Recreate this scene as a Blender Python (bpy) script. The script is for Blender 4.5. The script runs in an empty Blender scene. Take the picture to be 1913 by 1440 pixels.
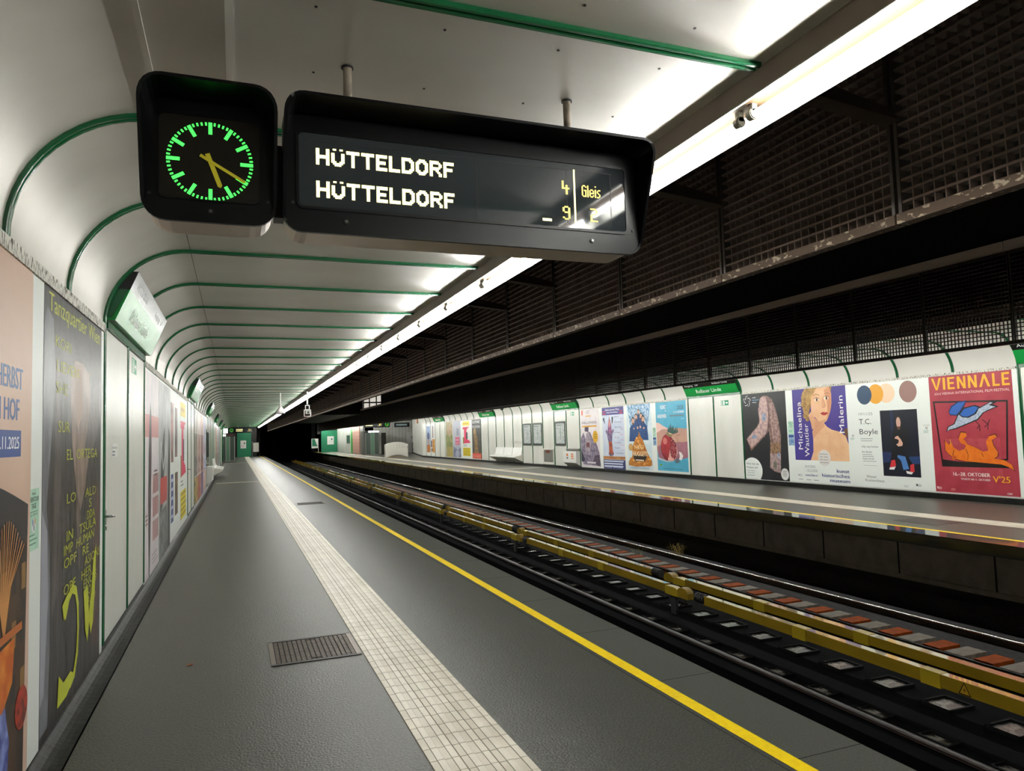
import bpy, math, random
from mathutils import Vector, Matrix
random.seed(7)
C = bpy.context.scene.collection
SC = bpy.context.scene
PI = math.pi

# ---------------------------------------------------------------- camera
H = 1.65
F_PX, YAW, PITCH, ROLL = 1337.9, math.radians(21.196), math.radians(3.826), math.radians(-1.765)
cy, sy = math.cos(YAW), math.sin(YAW)
fw = Vector((sy*math.cos(PITCH), cy*math.cos(PITCH), math.sin(PITCH)))
r0 = Vector((cy, -sy, 0)); u0 = r0.cross(fw)
rv = r0*math.cos(ROLL) + u0*math.sin(ROLL)
uv = -r0*math.sin(ROLL) + u0*math.cos(ROLL)
cam_d = bpy.data.cameras.new('camera'); cam = bpy.data.objects.new('camera', cam_d); C.objects.link(cam)
cam_d.sensor_fit = 'HORIZONTAL'; cam_d.sensor_width = 36.0; cam_d.lens = F_PX/1913*36.0
cam_d.clip_start = 0.05; cam_d.clip_end = 400
cam.matrix_world = Matrix(((rv.x, uv.x, -fw.x, 0), (rv.y, uv.y, -fw.y, 0), (rv.z, uv.z, -fw.z, H), (0, 0, 0, 1)))
SC.camera = cam

# ---------------------------------------------------------------- world, exposure
w = bpy.data.worlds.new('world'); SC.world = w; w.use_nodes = True
w.node_tree.nodes['Background'].inputs[0].default_value = (0.5, 0.5, 0.55, 1)
w.node_tree.nodes['Background'].inputs[1].default_value = 0.0
SC.view_settings.view_transform = 'Standard'; SC.view_settings.look = 'None'
SC.view_settings.gamma = 1; SC.view_settings.use_curve_mapping = False
SC.view_settings.exposure = 0.5
TUBE_NEAR, TUBE_FAR = 150.0, 200.0        # tube radiance
SC.cycles.max_bounces = 8; SC.cycles.diffuse_bounces = 5; SC.cycles.glossy_bounces = 4
SC.cycles.use_denoising = True; SC.cycles.sample_clamp_indirect = 6.0
SC.cycles.caustics_reflective = False; SC.cycles.caustics_refractive = False

# ---------------------------------------------------------------- materials
def lin(c):
    if isinstance(c, str):
        c = c.lstrip('#'); c = [int(c[i:i+2], 16)/255 for i in (0, 2, 4)]
    return tuple((x/12.92 if x <= 0.04045 else ((x+0.055)/1.055)**2.4) for x in c)
MATS = {}
def mat(name, col, rough=0.5, metal=0.0, emit=None, estr=0.0, spec=0.5, noise=None, bump=None, coat=0.0, rvar=None):
    """noise=(colour2, scale, (sx,sy,sz), lo, hi); bump=(scale,(sx,sy,sz),strength,distance); rvar=(scale,(s),amount)"""
    if name in MATS: return MATS[name]
    m = bpy.data.materials.new(name); m.use_nodes = True
    nt = m.node_tree; b = nt.nodes['Principled BSDF']; MATS[name] = m
    c = lin(col)
    b.inputs['Base Color'].default_value = (*c, 1); b.inputs['Roughness'].default_value = rough
    b.inputs['Metallic'].default_value = metal; b.inputs['Specular IOR Level'].default_value = spec
    b.inputs['Coat Weight'].default_value = coat
    if emit is not None:
        b.inputs['Emission Color'].default_value = (*lin(emit), 1); b.inputs['Emission Strength'].default_value = estr
    def ntex(scale, s, detail=4):
        tc = nt.nodes.new('ShaderNodeTexCoord'); mp = nt.nodes.new('ShaderNodeMapping'); n = nt.nodes.new('ShaderNodeTexNoise')
        mp.inputs['Scale'].default_value = s; n.inputs['Scale'].default_value = scale; n.inputs['Detail'].default_value = detail
        nt.links.new(tc.outputs['Object'], mp.inputs['Vector']); nt.links.new(mp.outputs['Vector'], n.inputs['Vector'])
        return n
    if noise:
        c2, sc_, s, lo, hi = noise
        n = ntex(sc_, s); r = nt.nodes.new('ShaderNodeValToRGB')
        r.color_ramp.elements[0].position = lo; r.color_ramp.elements[0].color = (*c, 1)
        r.color_ramp.elements[1].position = hi; r.color_ramp.elements[1].color = (*lin(c2), 1)
        nt.links.new(n.outputs['Fac'], r.inputs['Fac']); nt.links.new(r.outputs['Color'], b.inputs['Base Color'])
    if rvar:
        n = ntex(rvar[0], rvar[1]); mr = nt.nodes.new('ShaderNodeMapRange')
        mr.inputs['From Min'].default_value = 0.3; mr.inputs['From Max'].default_value = 0.7
        mr.inputs['To Min'].default_value = max(0.02, rough-rvar[2]); mr.inputs['To Max'].default_value = rough+rvar[2]
        nt.links.new(n.outputs['Fac'], mr.inputs['Value']); nt.links.new(mr.outputs['Result'], b.inputs['Roughness'])
    if bump:
        n = ntex(bump[0], bump[1]); bp = nt.nodes.new('ShaderNodeBump')
        bp.inputs['Strength'].default_value = bump[2]; bp.inputs['Distance'].default_value = bump[3]
        nt.links.new(n.outputs['Fac'], bp.inputs['Height']); nt.links.new(bp.outputs['Normal'], b.inputs['Normal'])
    return m
M = {}
M['enamel'] = mat('enamel_panel', '#e2e2da', 0.33, spec=0.5, noise=('#d3d3ca', 1.2, (1, 1, .4), .35, .7), rvar=(3, (1, 6, .5), .05), bump=(6, (1, 8, .6), .05, .004))
M['ceil'] = mat('ceiling_panel', '#cfcbc4', 0.40, 0.4, spec=0.5, noise=('#bab6ad', 1.1, (.5, 1, 1), .35, .7), bump=(5, (.5, 6, .5), .06, .004))
M['ceilfar'] = mat('far_ceiling_panel', '#cfcdc6', 0.4)
M['green'] = mat('green_trim', '#0b5530', 0.25, spec=0.5)
M['greendark'] = mat('green_groove', '#06180d', 0.5)
M['signgreen'] = mat('green_sign_face', '#12883c', 0.26, spec=0.3, bump=(7, (1, 4, 1), .03, .01))
M['signblack'] = mat('black_sign_face', '#101012', 0.2, spec=0.6)
M['greenwall'] = mat('green_wall_paint', '#0c7a55', 0.4)
M['white'] = mat('white_paint', '#e9e9e4', 0.35)
M['offwhite'] = mat('off_white_paint', '#dedcd2', 0.4)
M['paper'] = mat('poster_paper', '#e6ebe6', 0.42)
M['torn'] = mat('torn_paper_edge', '#d9d7cd', 0.8, noise=('#3a352c', 22, (1, 3, 1), .5, .62), bump=(30, (1, 1, 1), .6, .01))
M['asphalt'] = mat('asphalt_floor', '#2b2c27', 0.37, spec=0.5, noise=('#53544b', 70, (1, 1, 1), .36, .72), bump=(75, (1, 1, 1), .6, .006))
M['asphalt2'] = mat('asphalt_edge_floor', '#36362f', 0.36, spec=0.5, noise=('#605f56', 70, (1, 1, 1), .36, .72), bump=(75, (1, 1, 1), .5, .006))
M['edge'] = mat('edge_stone', '#3f413c', 0.36, spec=0.5, noise=('#595c55', 90, (1, 1, 1), .38, .72), bump=(90, (1, 1, 1), .25, .004))
M['edgefar'] = mat('far_edge_stone', '#4a4c48', 0.07, spec=0.65, rvar=(2, (1, .4, 1), .04))
M['joint'] = mat('floor_joint', '#1a1a18', 0.8)
M['cove'] = mat('black_cove', '#0f100f', 0.5, spec=.18, noise=('#1a1a18', 9, (1, 1, 1), .4, .7), bump=(7, (1, 2, 1), .3, .02))
M['tactile'] = mat('tactile_tile', '#d3cbba', 0.42, noise=('#c0b7a5', 3.2, (1, 1, 1), .4, .7))
M['tactile2'] = mat('tactile_rib', '#ded7c8', 0.4, noise=('#ccc4b3', 3.2, (1, 1, 1), .4, .7))
M['tgroove'] = mat('tactile_groove', '#6d6251', 0.8)
M['yellow'] = mat('yellow_line_paint', '#fbd802', 0.45, noise=('#efc800', 30, (1, 1, 1), .4, .7))
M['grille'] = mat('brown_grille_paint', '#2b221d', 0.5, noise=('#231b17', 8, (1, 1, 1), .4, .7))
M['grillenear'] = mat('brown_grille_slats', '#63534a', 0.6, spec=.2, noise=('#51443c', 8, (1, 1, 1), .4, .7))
M['gframe'] = mat('brown_grille_frame', '#352b24', 0.42, noise=('#2a211c', 8, (1, 1, 1), .4, .7))
M['gworn'] = mat('worn_grille_sill', '#43352a', 0.6, spec=.12, noise=('#8a7d6c', 40, (1, .6, 1), .58, .64), bump=(25, (1, 1, 1), .3, .004))
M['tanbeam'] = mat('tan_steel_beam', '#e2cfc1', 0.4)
M['black'] = mat('black_paint', '#070708', 0.6)
M['backdark'] = mat('dark_unseen_cap', '#3a3d40', 0.8)  # dark colour of the unseen end caps, keeps glossy reflections dark
M['railworn'] = mat('worn_rail_head', '#201712', 0.38, .4, spec=.3)
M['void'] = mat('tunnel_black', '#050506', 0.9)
M['sheath'] = mat('lamp_housing', '#7d6f63', 0.4)
M['lampwhite'] = mat('lamp_reflector', '#f0f2ea', 0.3)
M['lamptan'] = mat('lamp_tray', '#2e2012', 0.7, spec=.1)
M['socket'] = mat('lamp_socket', '#6f6a5e', 0.4)
M['tube'] = mat('fluorescent_tube', '#ffffff', 0.4, emit='#fbfcf7', estr=TUBE_NEAR)
M['tubefar'] = mat('far_fluorescent_tube', '#ffffff', 0.4, emit='#fbfcf7', estr=TUBE_FAR)
M['blackgloss'] = mat('black_gloss_housing', '#030304', 0.32, spec=0.22)
M['glass'] = mat('display_glass', '#2c3134', 0.05, spec=0.5)
M['dialglass'] = mat('dial_glass', '#17130d', 0.3, spec=0.25)
M['steel'] = mat('brushed_steel', '#cbbdb0', 0.36, 0.5, bump=(40, (.2, 3, 6), .05, .002))
M['pole'] = mat('worn_steel_pole', '#94897a', 0.4, 0.3, noise=('#3d352b', 30, (1, 1, .4), .45, .7))
M['amber'] = mat('amber_display', '#fff27a', 0.5, emit='#fff3b0', estr=1.5)
M['amberdim'] = mat('amber_display_thin', '#f5d84a', 0.5, emit='#f7e27a', estr=1.0)
M['greenlit'] = mat('green_dial_marks', '#43e05c', 0.5, emit='#46ff58', estr=1.1)
M['hand'] = mat('clock_hand_glow', '#a39a1c', 0.5, emit='#8d8410', estr=0.28)  # weak glow put into the hands, which are no light source
M['chrome'] = mat('chrome', '#b8b8b8', 0.15, 1.0)
M['metal'] = mat('grey_metal', '#9a9a94', 0.35, 0.8)
M['darkmetal'] = mat('dark_metal', '#2b2a28', 0.45, 0.6)
M['railside'] = mat('rusty_rail_side', '#2e1f18', 0.7, noise=('#1d1511', 12, (1, 1, 1), .4, .7))
M['railhead'] = mat('polished_rail_head', '#d9d4cd', 0.2, 1.0)
M['bed'] = mat('track_slab', '#08090a', 0.9, spec=.03, noise=('#050606', 3, (1, .6, 1), .35, .7), bump=(40, (1, 1, 1), .3, .006))
M['ballast'] = mat('dark_ballast', '#0c0b0a', 0.9, noise=('#171412', 30, (1, 1, 1), .4, .7), bump=(35, (1, 1, 1), .9, .03))
M['padlight'] = mat('wet_pad', '#6e6a64', 0.22, noise=('#191715', 7, (1, 1, 1), .4, .58))
M['padrim'] = mat('rubber_rim', '#0a0a0a', 0.8, spec=.1)
M['sleeper'] = mat('concrete_sleeper', '#756d64', 0.65, spec=.12, noise=('#57514a', 10, (1, 1, 1), .45, .7))
M['rust'] = mat('rusty_sleeper', '#8a3d0a', 0.7, spec=.08, noise=('#6a2f0a', 10, (1, 1, 1), .4, .7))
M['railyellow'] = mat('yellow_rail_cover', '#7d6610', 0.45, spec=.3, noise=('#6e590c', 5, (1, .4, 1), .4, .7))
M['railyellow2'] = mat('yellow_insulator', '#917c14', 0.4)
M['railtop'] = mat('yellow_cover_top', '#a58a4a', 0.1, spec=0.9, coat=1.0)
M['concrete'] = mat('dark_concrete', '#857b70', 0.7, noise=('#6e655b', 4, (1, 1, 1), .4, .7))
M['brick'] = mat('pale_red_tile', '#b58c7e', 0.5)
M['clearglass'] = mat('lift_glass', '#4a5750', 0.06, spec=0.6)
M['liftgreen'] = mat('lift_glass_green', '#5f8a72', 0.15)
M['led'] = mat('lit_white_panel', '#ffffff', 0.5, emit='#f4fff8', estr=2.2)
M['ledred'] = mat('dark_red_display', '#3a1410', 0.4)
M['window'] = mat('lit_window', '#d9d3c6', 0.5, emit='#e9e2d6', estr=0.55)
M['weed'] = mat('dry_weed', '#a28a4a', 0.7)
M['weed2'] = mat('green_weed', '#6e7748', 0.7)
M['orange'] = mat('orange_mark', '#e07a1e', 0.5)
M['mapface'] = mat('map_paper', '#cdd3d0', 0.2, noise=('#b2bab8', 9, (1, 1, 1), .45, .6))
M['bronze'] = mat('grey_frame', '#4e5552', 0.3, 0.5)
def ink(c, rough=0.42):
    return mat('ink_'+c.strip('#'), c, rough, spec=.3)
def ink2(c, c2, scale=18, lo=.42, hi=.62, s=(1, 1, 1)):
    return mat('print_%s_%s_%g' % (c.strip('#'), c2.strip('#'), scale), c, 0.42, spec=.3, noise=(c2, scale, s, lo, hi))

# ---------------------------------------------------------------- mesh builder
class MB:
    def __init__(s): s.v = []; s.f = []; s.mi = []; s.ms = []
    def m(s, mt):
        if mt not in s.ms: s.ms.append(mt)
        return s.ms.index(mt)
    def face(s, pts, mt):
        n = len(s.v); s.v += [tuple(p) for p in pts]; s.f.append(tuple(range(n, n+len(pts)))); s.mi.append(s.m(mt)); return s
    def box(s, x0, x1, y0, y1, z0, z1, mt, mtop=None):
        if x0 > x1: x0, x1 = x1, x0
        if y0 > y1: y0, y1 = y1, y0
        if z0 > z1: z0, z1 = z1, z0
        n = len(s.v); a = s.m(mt); t = s.m(mtop or mt)
        s.v += [(x0,y0,z0),(x1,y0,z0),(x1,y1,z0),(x0,y1,z0),(x0,y0,z1),(x1,y0,z1),(x1,y1,z1),(x0,y1,z1)]
        for q, k in (((0,3,2,1),a),((4,5,6,7),t),((0,1,5,4),a),((1,2,6,5),a),((2,3,7,6),a),((3,0,4,7),a)):
            s.f.append(tuple(n+i for i in q)); s.mi.append(k)
        return s
    def loft(s, rings, mt, close=True, caps=True):
        n = len(s.v); k = len(rings[0]); a = s.m(mt)
        for r in rings: s.v += [tuple(p) for p in r]
        for i in range(len(rings)-1):
            for j in range(k if close else k-1):
                j2 = (j+1) % k
                s.f.append((n+i*k+j, n+i*k+j2, n+(i+1)*k+j2, n+(i+1)*k+j)); s.mi.append(a)
        if caps:
            s.f.append(tuple(n+j for j in reversed(range(k)))); s.mi.append(a)
            e = n+(len(rings)-1)*k; s.f.append(tuple(e+j for j in range(k))); s.mi.append(a)
        return s
    def prism_y(s, prof, y0, y1, mt, close=True, caps=True):     # profile of (x,z) along y
        return s.loft([[(x, y0, z) for x, z in prof], [(x, y1, z) for x, z in prof]], mt, close, caps)
    def prism_x(s, prof, x0, x1, mt, caps=True):                   # profile of (y,z) along x
        return s.loft([[(x0, y, z) for y, z in prof], [(x1, y, z) for y, z in prof]], mt, True, caps)
    def cyl(s, p0, p1, r0, mt, r1=None, n=16, caps=True):
        p0 = Vector(p0); p1 = Vector(p1); d = (p1-p0).normalized(); r1 = r0 if r1 is None else r1
        a = d.orthogonal().normalized(); b = d.cross(a)
        def ring(p, r): return [p+(a*math.cos(2*PI*i/n)+b*math.sin(2*PI*i/n))*r for i in range(n)]
        return s.loft([ring(p0, r0), ring(p1, r1)], mt, True, caps)
    def lathe(s, prof, c, mt, n=20):                               # (r,z) about vertical axis through c
        return s.loft([[(c[0]+r*math.cos(2*PI*i/n), c[1]+r*math.sin(2*PI*i/n), c[2]+z) for i in range(n)] for r, z in prof], mt)
    def tube(s, pts, r, mt, n=8):
        for i in range(len(pts)-1): s.cyl(pts[i], pts[i+1], r, mt, n=n)
        return s
    def build(s, name, parent=None, smooth=False, loc=None, rotz=0):
        me = bpy.data.meshes.new(name); me.from_pydata(s.v, [], s.f)
        for mt in s.ms: me.materials.append(mt)
        me.polygons.foreach_set('material_index', s.mi)
        if smooth:
            me.polygons.foreach_set('use_smooth', [True]*len(s.f))
        me.update()
        o = bpy.data.objects.new(name, me); C.objects.link(o)
        if parent is not None: o.parent = parent
        if loc is not None: o.location = loc
        o.rotation_euler = (0, 0, rotz)
        return o
def fixn(o):                                                       # consistent outward normals
    import bmesh
    bm = bmesh.new(); bm.from_mesh(o.data); bmesh.ops.recalc_face_normals(bm, faces=bm.faces); bm.to_mesh(o.data); bm.free(); return o
def tag(o, label, cat, group=None):
    o['label'] = label; o['category'] = cat
    if group: o['group'] = group
    return o
def thing(name, label, cat, loc=(0, 0, 0), group=None):
    o = bpy.data.objects.new(name, None); C.objects.link(o); o.location = loc; o.empty_display_size = 0.1
    return tag(o, label, cat, group)
def struct(o, label=None):
    o['kind'] = 'structure'
    if label: o['label'] = label
    return o
def dup(root, loc, label, group=None):
    r = root.copy(); C.objects.link(r); r.location = loc; r['label'] = label
    if group: r['group'] = group
    for ch in list(root.children):
        c = ch.copy(); C.objects.link(c); c.parent = r
        for g in list(ch.children):
            d = g.copy(); C.objects.link(d); d.parent = c
    return r
ORD = 'first second third fourth fifth sixth seventh eighth ninth tenth eleventh twelfth thirteenth fourteenth fifteenth sixteenth seventeenth eighteenth nineteenth twentieth'.split()

# ---------------------------------------------------------------- lettering (built-in font) as flat polygons
TXT = {}
def text_geo(s):
    if s in TXT: return TXT[s]
    cu = bpy.data.curves.new('t', 'FONT'); cu.body = s; cu.size = 1; cu.resolution_u = 2; cu.fill_mode = 'FRONT'
    o = bpy.data.objects.new('t', cu)
    me = o.to_mesh()
    vs = [(v.co.x, v.co.y) for v in me.vertices]; fs = [tuple(p.vertices) for p in me.polygons]
    o.to_mesh_clear(); bpy.data.objects.remove(o); bpy.data.curves.remove(cu)
    xs = [v[0] for v in vs] or [0]; ys = [v[1] for v in vs] or [0]
    TXT[s] = (vs, fs, (min(xs), max(xs), min(ys), max(ys))); return TXT[s]

class Art:
    """flat artwork on a sheet w x h metres; local x right, z up, viewer on the -y side; u,v in 0..1"""
    def __init__(s, w, h, base, t=0.002): 
        s.w, s.h, s.mb, s.y = w, h, MB(), -t
        s.mb.box(0, w, -t, 0, 0, h, base)
    def _l(s): s.y -= 0.00012; return s.y
    def _m(s, c): return ink(c) if isinstance(c, str) else c
    def P(s, pts, c):
        y = s._l(); s.mb.face([(u*s.w, y, v*s.h) for u, v in pts], s._m(c)); return s
    def R(s, u0, v0, u1, v1, c): return s.P([(u0, v0), (u1, v0), (u1, v1), (u0, v1)], c)
    def E(s, u, v, ru, rv_, c, n=28, a0=0, a1=360):
        full = a1-a0 >= 360
        pts = [(u+ru*math.cos(math.radians(a0+(a1-a0)*i/n)), v+rv_*math.sin(math.radians(a0+(a1-a0)*i/n))) for i in range(n if full else n+1)]
        return s.P(pts, c)
    def L(s, pts, wd, c):                                          # stroke; wd in metres
        y = s._l(); m_ = s._m(c)
        q = [(u*s.w, v*s.h) for u, v in pts]
        for (x0, z0), (x1, z1) in zip(q[:-1], q[1:]):
            dx, dz = x1-x0, z1-z0; l = math.hypot(dx, dz) or 1; nx, nz = -dz/l*wd/2, dx/l*wd/2; ex, ez = dx/l*wd*.3, dz/l*wd*.3
            y -= 0.000004
            s.mb.face([(x0-ex-nx, y, z0-ez-nz), (x1+ex-nx, y, z1+ez-nz), (x1+ex+nx, y, z1+ez+nz), (x0-ex+nx, y, z0-ez+nz)], m_)
        return s
    def T(s, txt, u, v, hh, c, width=None, align='l', rot=0, bold=0):
        """text box: lower-left at (u,v), hh = cap height in v units (rot: in u units), width in u units (rot: v units)"""
        vs, fs, (x0, x1, y0, y1) = text_geo(txt); m_ = s._m(c)
        CAP = 0.73
        sy_ = hh*(s.h if not rot else s.w)/CAP
        sx_ = sy_ if width is None else width*(s.w if not rot else s.h)/max(1e-6, x1-x0)
        W = (x1-x0)*sx_
        off = {'l': 0, 'c': -W/2, 'r': -W}[align]
        for k in range(1+bold):
            y = s._l(); n = len(s.mb.v); a = s.mb.m(m_); sh = k*sy_*0.035
            for (px, py) in vs:
                lx, lz = (px-x0)*sx_+off+sh, py*sy_
                if rot: lx, lz = -lz, lx
                s.mb.v.append((u*s.w+lx, y, v*s.h+lz))
            for f in fs: s.mb.f.append(tuple(n+i for i in f)); s.mb.mi.append(a)
        return s
    def lines(s, u0, u1, v, dv, n, hh, c, jag=0.25):               # tiny illegible print shown as fine rules
        for i in range(n): s.R(u0, v-i*dv, u1-(u1-u0)*jag*random.random(), v-i*dv+hh, c)
        return s
    def put(s, name, side, a, z, label, cat, group=None):
        if side == 'R': o = s.mb.build(name, loc=(XR, a, z), rotz=-PI/2)     # a = larger-Y edge
        elif side == 'L': o = s.mb.build(name, loc=(XL, a, z), rotz=PI/2)     # a = smaller-Y edge
        else: o = s.mb.build(name, loc=a)
        return tag(o, label, cat, group)

# ---------------------------------------------------------------- station grid
MOD, Y0R = 1.335, 2.50
def ry(k): return Y0R+MOD*k
XWL, XWR = -0.985, 13.892           # wall faces
XL, XR = -0.975, 13.880             # poster backs
ZC, ZW = 3.27, 2.62                 # ceiling, top of the upright wall
YA, YB = -7.0, 84.0                 # platform, near side
YCOR = 55.8                         # where the far wall turns away
XE, XF = 3.0, 9.35                  # platform edges
ZT = -0.95                          # rail top
CEND = 2.22                         # ceiling ends at the lamp trough

# ================================================================= SETTING
# floors
def floor_side(name, x0, x1, y0, y1, mt):
    return struct(MB().box(x0, x1, y0, y1, -0.2, 0, mt).build(name))
floor_side('floor_left', -1.3, 2.50, YA, YB+1.2, M['asphalt'])
struct(MB().box(2.5902, XE, YA, YB+1.2, -0.2, -0.0, M['edge']).build('floor_edge_left'))
struct(MB().box(2.50, 2.5902, YA, YB+1.2, -0.2, 0.0008, M['yellow']).build('floor_line_left'), 'bright yellow safety line along the near platform edge')
mb = MB()
y = YA
while y < YB:
    mb.box(2.5902, XE-0.002, y, y+0.006, 0, 0.0006, M['joint']); y += 1.24
mb.box(2.462, 2.468, YA, YB, 0, 0.0006, M['joint'])
struct(mb.build('floor_joints_left'))
floor_side('floor_right', 9.86, 19.0, YA, 98, M['asphalt2'])
struct(MB().box(XF, 9.77, YA, 98, -0.17, 0, M['edgefar']).build('floor_edge_right'))
struct(MB().box(9.77, 9.86, YA, 98, -0.17, 0.0008, M['yellow']).build('floor_line_right'), 'yellow safety line along the opposite platform edge')
# tactile strips: ribbed pale tiles
def tactile(name, x0, x1, y0, y1, label):
    mb = MB(); mb.box(x0, x1, y0, y1, 0, 0.003, M['tgroove'])
    n = 3; wT = (x1-x0)/n; L = 0.148
    ya = y0
    while ya < y1-0.01:
        near = ya < 16
        yb = min(y1, ya+(L if near else 8*L)); g = 0.0025 if near else 0.004
        for i in range(n):
            xa = x0+i*wT+0.003; xb = x0+(i+1)*wT-0.003; q = (xb-xa)/4
            for k in range(4):
                up = k % 2 == 1
                mb.box(xa+k*q+0.0012, xa+(k+1)*q-0.0012, ya+g, yb-g, 0, 0.0075 if up else 0.0045, M['tactile2'] if up else M['tactile'])
        ya = yb
    return struct(mb.build(name), label)
tactile('tactile_strip_left', 0.908, 1.388, YA, YB, 'ribbed cream tactile strip running down the near platform')
tactile('tactile_strip_right', 10.94, 11.42, YA, 96, 'pale tactile strip running down the opposite platform')
for i, (xa, xb, ya) in enumerate(((-0.72, 0.90, 31.35), (-0.9, 0.90, 60.3))):
    struct(MB().box(xa, xb, ya, ya+0.30, 0, 0.004, M['tactile']).build('tactile_branch_%d' % (i+1)))
struct(MB().box(11.42, 13.7, 31.3, 31.6, 0, 0.004, M['tactile']).build('tactile_branch_3'))
# cove at the foot of the near wall, plinth at the foot of the far wall
prof = [(-1.0, 0.0)] + [(-0.985+0.145*(1-math.cos(t)), 0.145*(1-math.sin(t))*0.62) for t in [i*PI/2/7 for i in range(8)]]
mb = MB(); mb.prism_y(prof[1:]+[(-0.83, 0), (-1.0, 0)], YA, YB, M['cove']); fixn(struct(mb.build('baseboard_left', smooth=False)))
struct(MB().box(13.84, 13.95, YA, YCOR, 0, 0.115, M['cove']).build('baseboard_right'))
# walls
struct(MB().box(XWL-0.12, XWL, YA, YB, 0, ZW+0.02, M['enamel']).build('wall_left'))
struct(MB().box(XWR, XWR+0.12, YA, YCOR, 0, ZW+0.02, M['enamel']).build('wall_right'))
# ceilings with the curved shoulder
RC = 0.64
def shoulder(n=14, sgn=1, xw=XWL):
    return [(xw+sgn*RC*(1-math.cos(t)), ZW+(ZC-ZW)*math.sin(t)) for t in [i*PI/2/n for i in range(n+1)]]
pl = shoulder()
def shell(name, path, y0, y1, mt, th=0.05):
    mb = MB(); n = len(path)
    mb.loft([[(x, y0, z) for x, z in path], [(x, y1, z) for x, z in path]], mt, close=False, caps=False)
    o = mb.build(name, smooth=True); return struct(o)
shell('ceiling_left', pl+[(0.3, ZC), (1.2, ZC), (CEND, ZC)], YA, YB, M['ceil'])
pr = shoulder(sgn=-1, xw=XWR)
shell('ceiling_right', [(10.61, ZC), (11.4, ZC), (12.6, ZC)]+pr[::-1], YA, YCOR, M['ceilfar'])
struct(MB().box(10.61, 19, YCOR, 94, ZC, ZC+0.05, M['ceilfar']).build('ceiling_right_end'))
struct(MB().box(-1.2, CEND, YA-0.1, YA, 0, ZC+.1, M['backdark']).build('wall_unseen_cap'))  # added cap out of view; the station runs on, dark for display reflections
struct(MB().box(9.9, 14, YA-0.1, YA, 0, ZC+.1, M['backdark']).build('wall_unseen_cap_right'))  # added cap out of view, same dark colour
# longitudinal cover strips in the first bay, next to the clock
mb = MB(); mb.box(-0.35, -0.325, YA, ry(1)-.05, ZC-0.012, ZC-.001, M['ceil']); mb.box(-0.03, 0.0, YA, ry(1)-.05, ZC-0.012, ZC-.001, M['white'])
struct(mb.build('trim_ceiling_strip'))
struct(MB().box(-0.347, -0.343, ry(1)+.05, 83, ZC-0.0015, ZC-.0003, M['joint']).build('trim_ceiling_seam'))
# small screw heads in the ceiling
mb = MB()
for bay in range(-1, 2):
    for xx in (0.25, 0.75, 1.25, 1.75):
        for yy in (0.16, 0.66, 1.17): mb.cyl((xx+.04*((bay*7+int(yy*9)) % 3), ry(bay)+yy, ZC-0.003), (xx+.04*((bay*7+int(yy*9)) % 3), ry(bay)+yy, ZC), 0.006, M['darkmetal'], n=8)
struct(mb.build('trim_ceiling_screws'))

# green ribs
def rib(name, path, y, x_dark=None):
    mb = MB(); n = len(path); nr = []
    for i in range(n):
        a = Vector(path[max(0, i-1)]); b = Vector(path[min(n-1, i+1)]); d = (b-a).normalized(); nr.append(Vector((d.y, -d.x)))
    sx = 1 if path[0][0] < 5 else -1
    def at(i, h): p = Vector(path[i]); q = p+nr[i]*h*sx; return q.x, q.y
    for (ya, yb, h, m_) in ((-0.030, -0.006, 0.020, M['green']), (0.006, 0.030, 0.020, M['green']), (-0.006, 0.006, 0.004, M['greendark'])):
        rings = []
        for i in range(n):
            x0, z0 = at(i, 0.0); x1, z1 = at(i, h)
            xm, zm = at(i, h*.75)
            rings.append([(x0, y+ya, z0), (xm, y+ya, zm), (x1, y+ya+.005, z1), (x1, y+yb-.005, z1), (xm, y+yb, zm), (x0, y+yb, z0)])
        mb.loft(rings, m_)
    return fixn(struct(mb.build(name)))
JAMB = {3, 4, 5, 11, 12, 13, 19, 20, 21, 22, 23, 24, 25, 26, 27, 28, 29, 35, 36, 37, 38, 39, 43, 44, 45, 46, 47, 51, 52, 53, 54, 55, 56, 57, 58, 59}
for k in range(-6, 61):
    if ry(k) > YB-1: break
    low = [(XWL, 0.10)] if k in JAMB else [(XWL, ZW-0.03)]
    rib('trim_%d' % (k+7), low+pl+[(0.6, ZC), (1.5, ZC), (2.20, ZC)], ry(k))
for k in range(0, 40):
    low = [(XWR, 0.12)] if k in JAMB else [(XWR, ZW-0.03)]
    rib('trim_%d' % (k+100), low+pr+[(12.0, ZC), (10.7, ZC)], ry(k))
# torn paper remains along the top of the hoardings
for k0 in (-3, 5, 13):
    struct(MB().box(XWL, XWL+0.022, ry(k0)+.04, ry(k0+(6 if k0 != 13 else 6))-.04, 2.555, 2.625, M['torn']).build('trim_paper_edge'))
for k0 in (5, 13, 29):
    struct(MB().box(XWR-0.022, XWR, ry(k0)+.04, ry(k0+6)-.04, 2.578, 2.632, M['torn']).build('trim_paper_edge'))
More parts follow.
